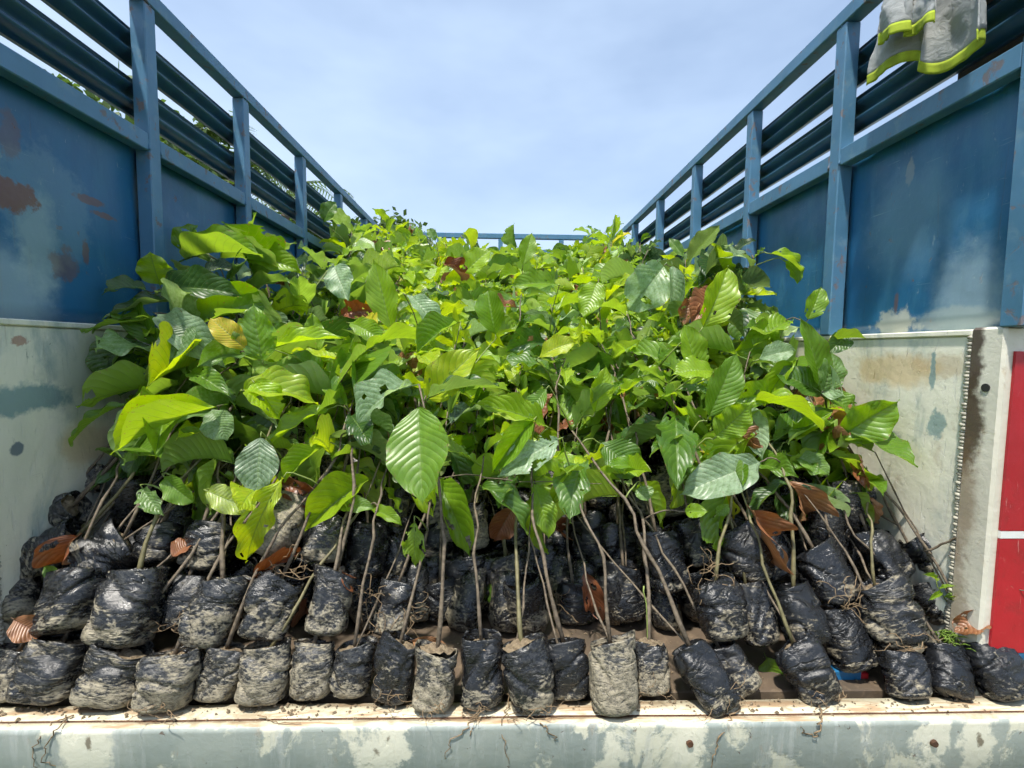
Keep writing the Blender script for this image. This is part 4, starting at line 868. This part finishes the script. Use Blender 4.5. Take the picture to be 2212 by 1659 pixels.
# ------------------------------------------------------------------ trees beyond the left side
m, t, p, o = newmat('tree_foliage'); oi = N(t, 'ObjectInfo'); c = coords(t); k = noi(t, c, 1.3, 3)
L(t, mixc(t, k, (.035, .075, .018), (.10, .16, .03)), p.inputs['Base Color']); p.inputs['Roughness'].default_value = .6; M_tree = m
tr = N(t, 'BsdfTranslucent', inp={'Color': (.14, .24, .03, 1)}); ms = N(t, 'MixShader', inp={0: .35}); L(t, p.outputs[0], ms.inputs[1]); L(t, tr.outputs[0], ms.inputs[2]); L(t, ms.outputs[0], o.inputs[0])
M_trunk = flat('tree_bark', (.12, .09, .065), .9, .4, 8, .6)
def tree(x, y, h, r, nleaf, label, seed, lf=.16, sparse=1.):
    rr = random.Random(seed); root = empty('broadleaf_tree', (x, y, -1.02), label, 'tree', 'trees beyond the left side'); zc = -1.02 + h
    b = MB(); b.tube([(x, y, -1.02), (x + .1, y, zc * .4), (x + rr.uniform(-.2, .2), y + .1, zc - r * .9)], [.16, .12, .07], 8)
    cl_ = []
    for i in range(int(22 * sparse) + 6):
        d = Vector((rr.gauss(0, 1), rr.gauss(0, 1), rr.gauss(.15, .75))).normalized() * r * rr.uniform(.45, .95); d.z *= .8
        cl_.append(Vector((x, y, zc - r * .8)) + d)
    for q in cl_[:9]: b.tube([(x, y, zc - r * 1.6), Vector((x, y, zc - r * 1.2)).lerp(q, .5) + Vector((0, 0, -.1)), q], [.06, .035, .012], 5)
    ob('trunk', b.mesh('trunk', M_trunk), root)
    b = MB()
    for i in range(nleaf):
        q = rr.choice(cl_) + Vector((rr.gauss(0, 1), rr.gauss(0, 1), rr.gauss(0, .7))) * r * .17
        a = Vector((rr.gauss(0, 1), rr.gauss(0, 1), rr.gauss(0, .5))).normalized(); c_ = a.orthogonal(); c_.rotate(Quaternion(a, rr.uniform(0, 6.28))); s = lf * rr.uniform(.6, 1.3)
        o0 = len(b.v); b.v += [tuple(q), tuple(q + a * s * .5 + c_ * s * .22), tuple(q + a * s), tuple(q + a * s * .5 - c_ * s * .22)]; b.f.append((o0, o0 + 1, o0 + 2, o0 + 3))
    ob('crown', b.mesh('crown', M_tree, False), root)
def palm(px, py, dist, label, seed, n=13, fl=1.6):
    rr = random.Random(seed); c0 = pix(px, py, dist); root = empty('palm_tree', (c0.x, c0.y, -1.02), label, 'tree', 'trees beyond the left side')
    b = MB(); b.tube([(c0.x, c0.y, -1.02), (c0.x + .15, c0.y, c0.z * .5), tuple(c0)], [.16, .12, .09], 8); ob('trunk', b.mesh('trunk', M_trunk), root)
    for i in range(n):
        az = 6.283 * i / n + rr.uniform(-.2, .2); el = rr.uniform(.0, 1.0); b = MB(); p_ = c0.copy(); pts = []
        for j in range(11):
            pts.append(p_.copy()); p_ = p_ + Vector((math.cos(az) * math.cos(el), math.sin(az) * math.cos(el), math.sin(el))) * fl / 10; el -= .16
        b.tube(pts, [.02 - .0016 * j for j in range(11)], 4)
        sd_ = Vector((-math.sin(az), math.cos(az), 0))
        for j in range(1, 10):
            for f_ in (0, .5):
                q = pts[j].lerp(pts[j + 1], f_); tdir = (pts[j + 1] - pts[j]).normalized(); ln_ = fl * .26 * math.sin(math.pi * (.15 + .8 * j / 11))
                for sgn in (-1, 1):
                    d = (sd_ * sgn + tdir * .6 + Vector((0, 0, -.35))).normalized(); w_ = tdir * .022
                    o0 = len(b.v); b.v += [tuple(q - w_), tuple(q + w_), tuple(q + d * ln_)]; b.f.append((o0, o0 + 1, o0 + 2))
        ob('frond', b.mesh('frond', M_tree, False), root)
def treeat(px, py, dist, r, nleaf, label, seed, lf=.16, sparse=1.):
    c0 = pix(px, py, dist); tree(c0.x, c0.y, c0.z + 1.02, r, nleaf, label, seed, lf, sparse)
treeat(-60, 95, 4.5, 1.3, 5200, 'dense green tree seen lowest through the slats at the far left', 1)
treeat(150, 205, 6.0, 1.3, 5200, 'bright green tree behind the first left post', 2)
treeat(430, 255, 8.5, .9, 2000, 'airy tree top showing between the slats left of the second post', 3, .14, .5)
palm(490, 345, 9.0, 'feathery palm next to the airy tree beyond the left slats', 4, 13, 1.5)
palm(612, 425, 12., 'small far palm seen through the third left bay', 5, 13, 1.9)
treeat(330, 330, 8.0, 1.4, 4500, 'broad tree along the left behind the second bay', 6)
treeat(560, 455, 12., 1.5, 4500, 'broad tree beyond the third left bay', 7, .2)
treeat(690, 470, 14., 1.6, 4500, 'dark tree behind the fourth left bay', 8, .2)
treeat(835, 468, 15., 1.5, 6000, 'rounded tree crown above the front left corner of the bed', 9, .22)
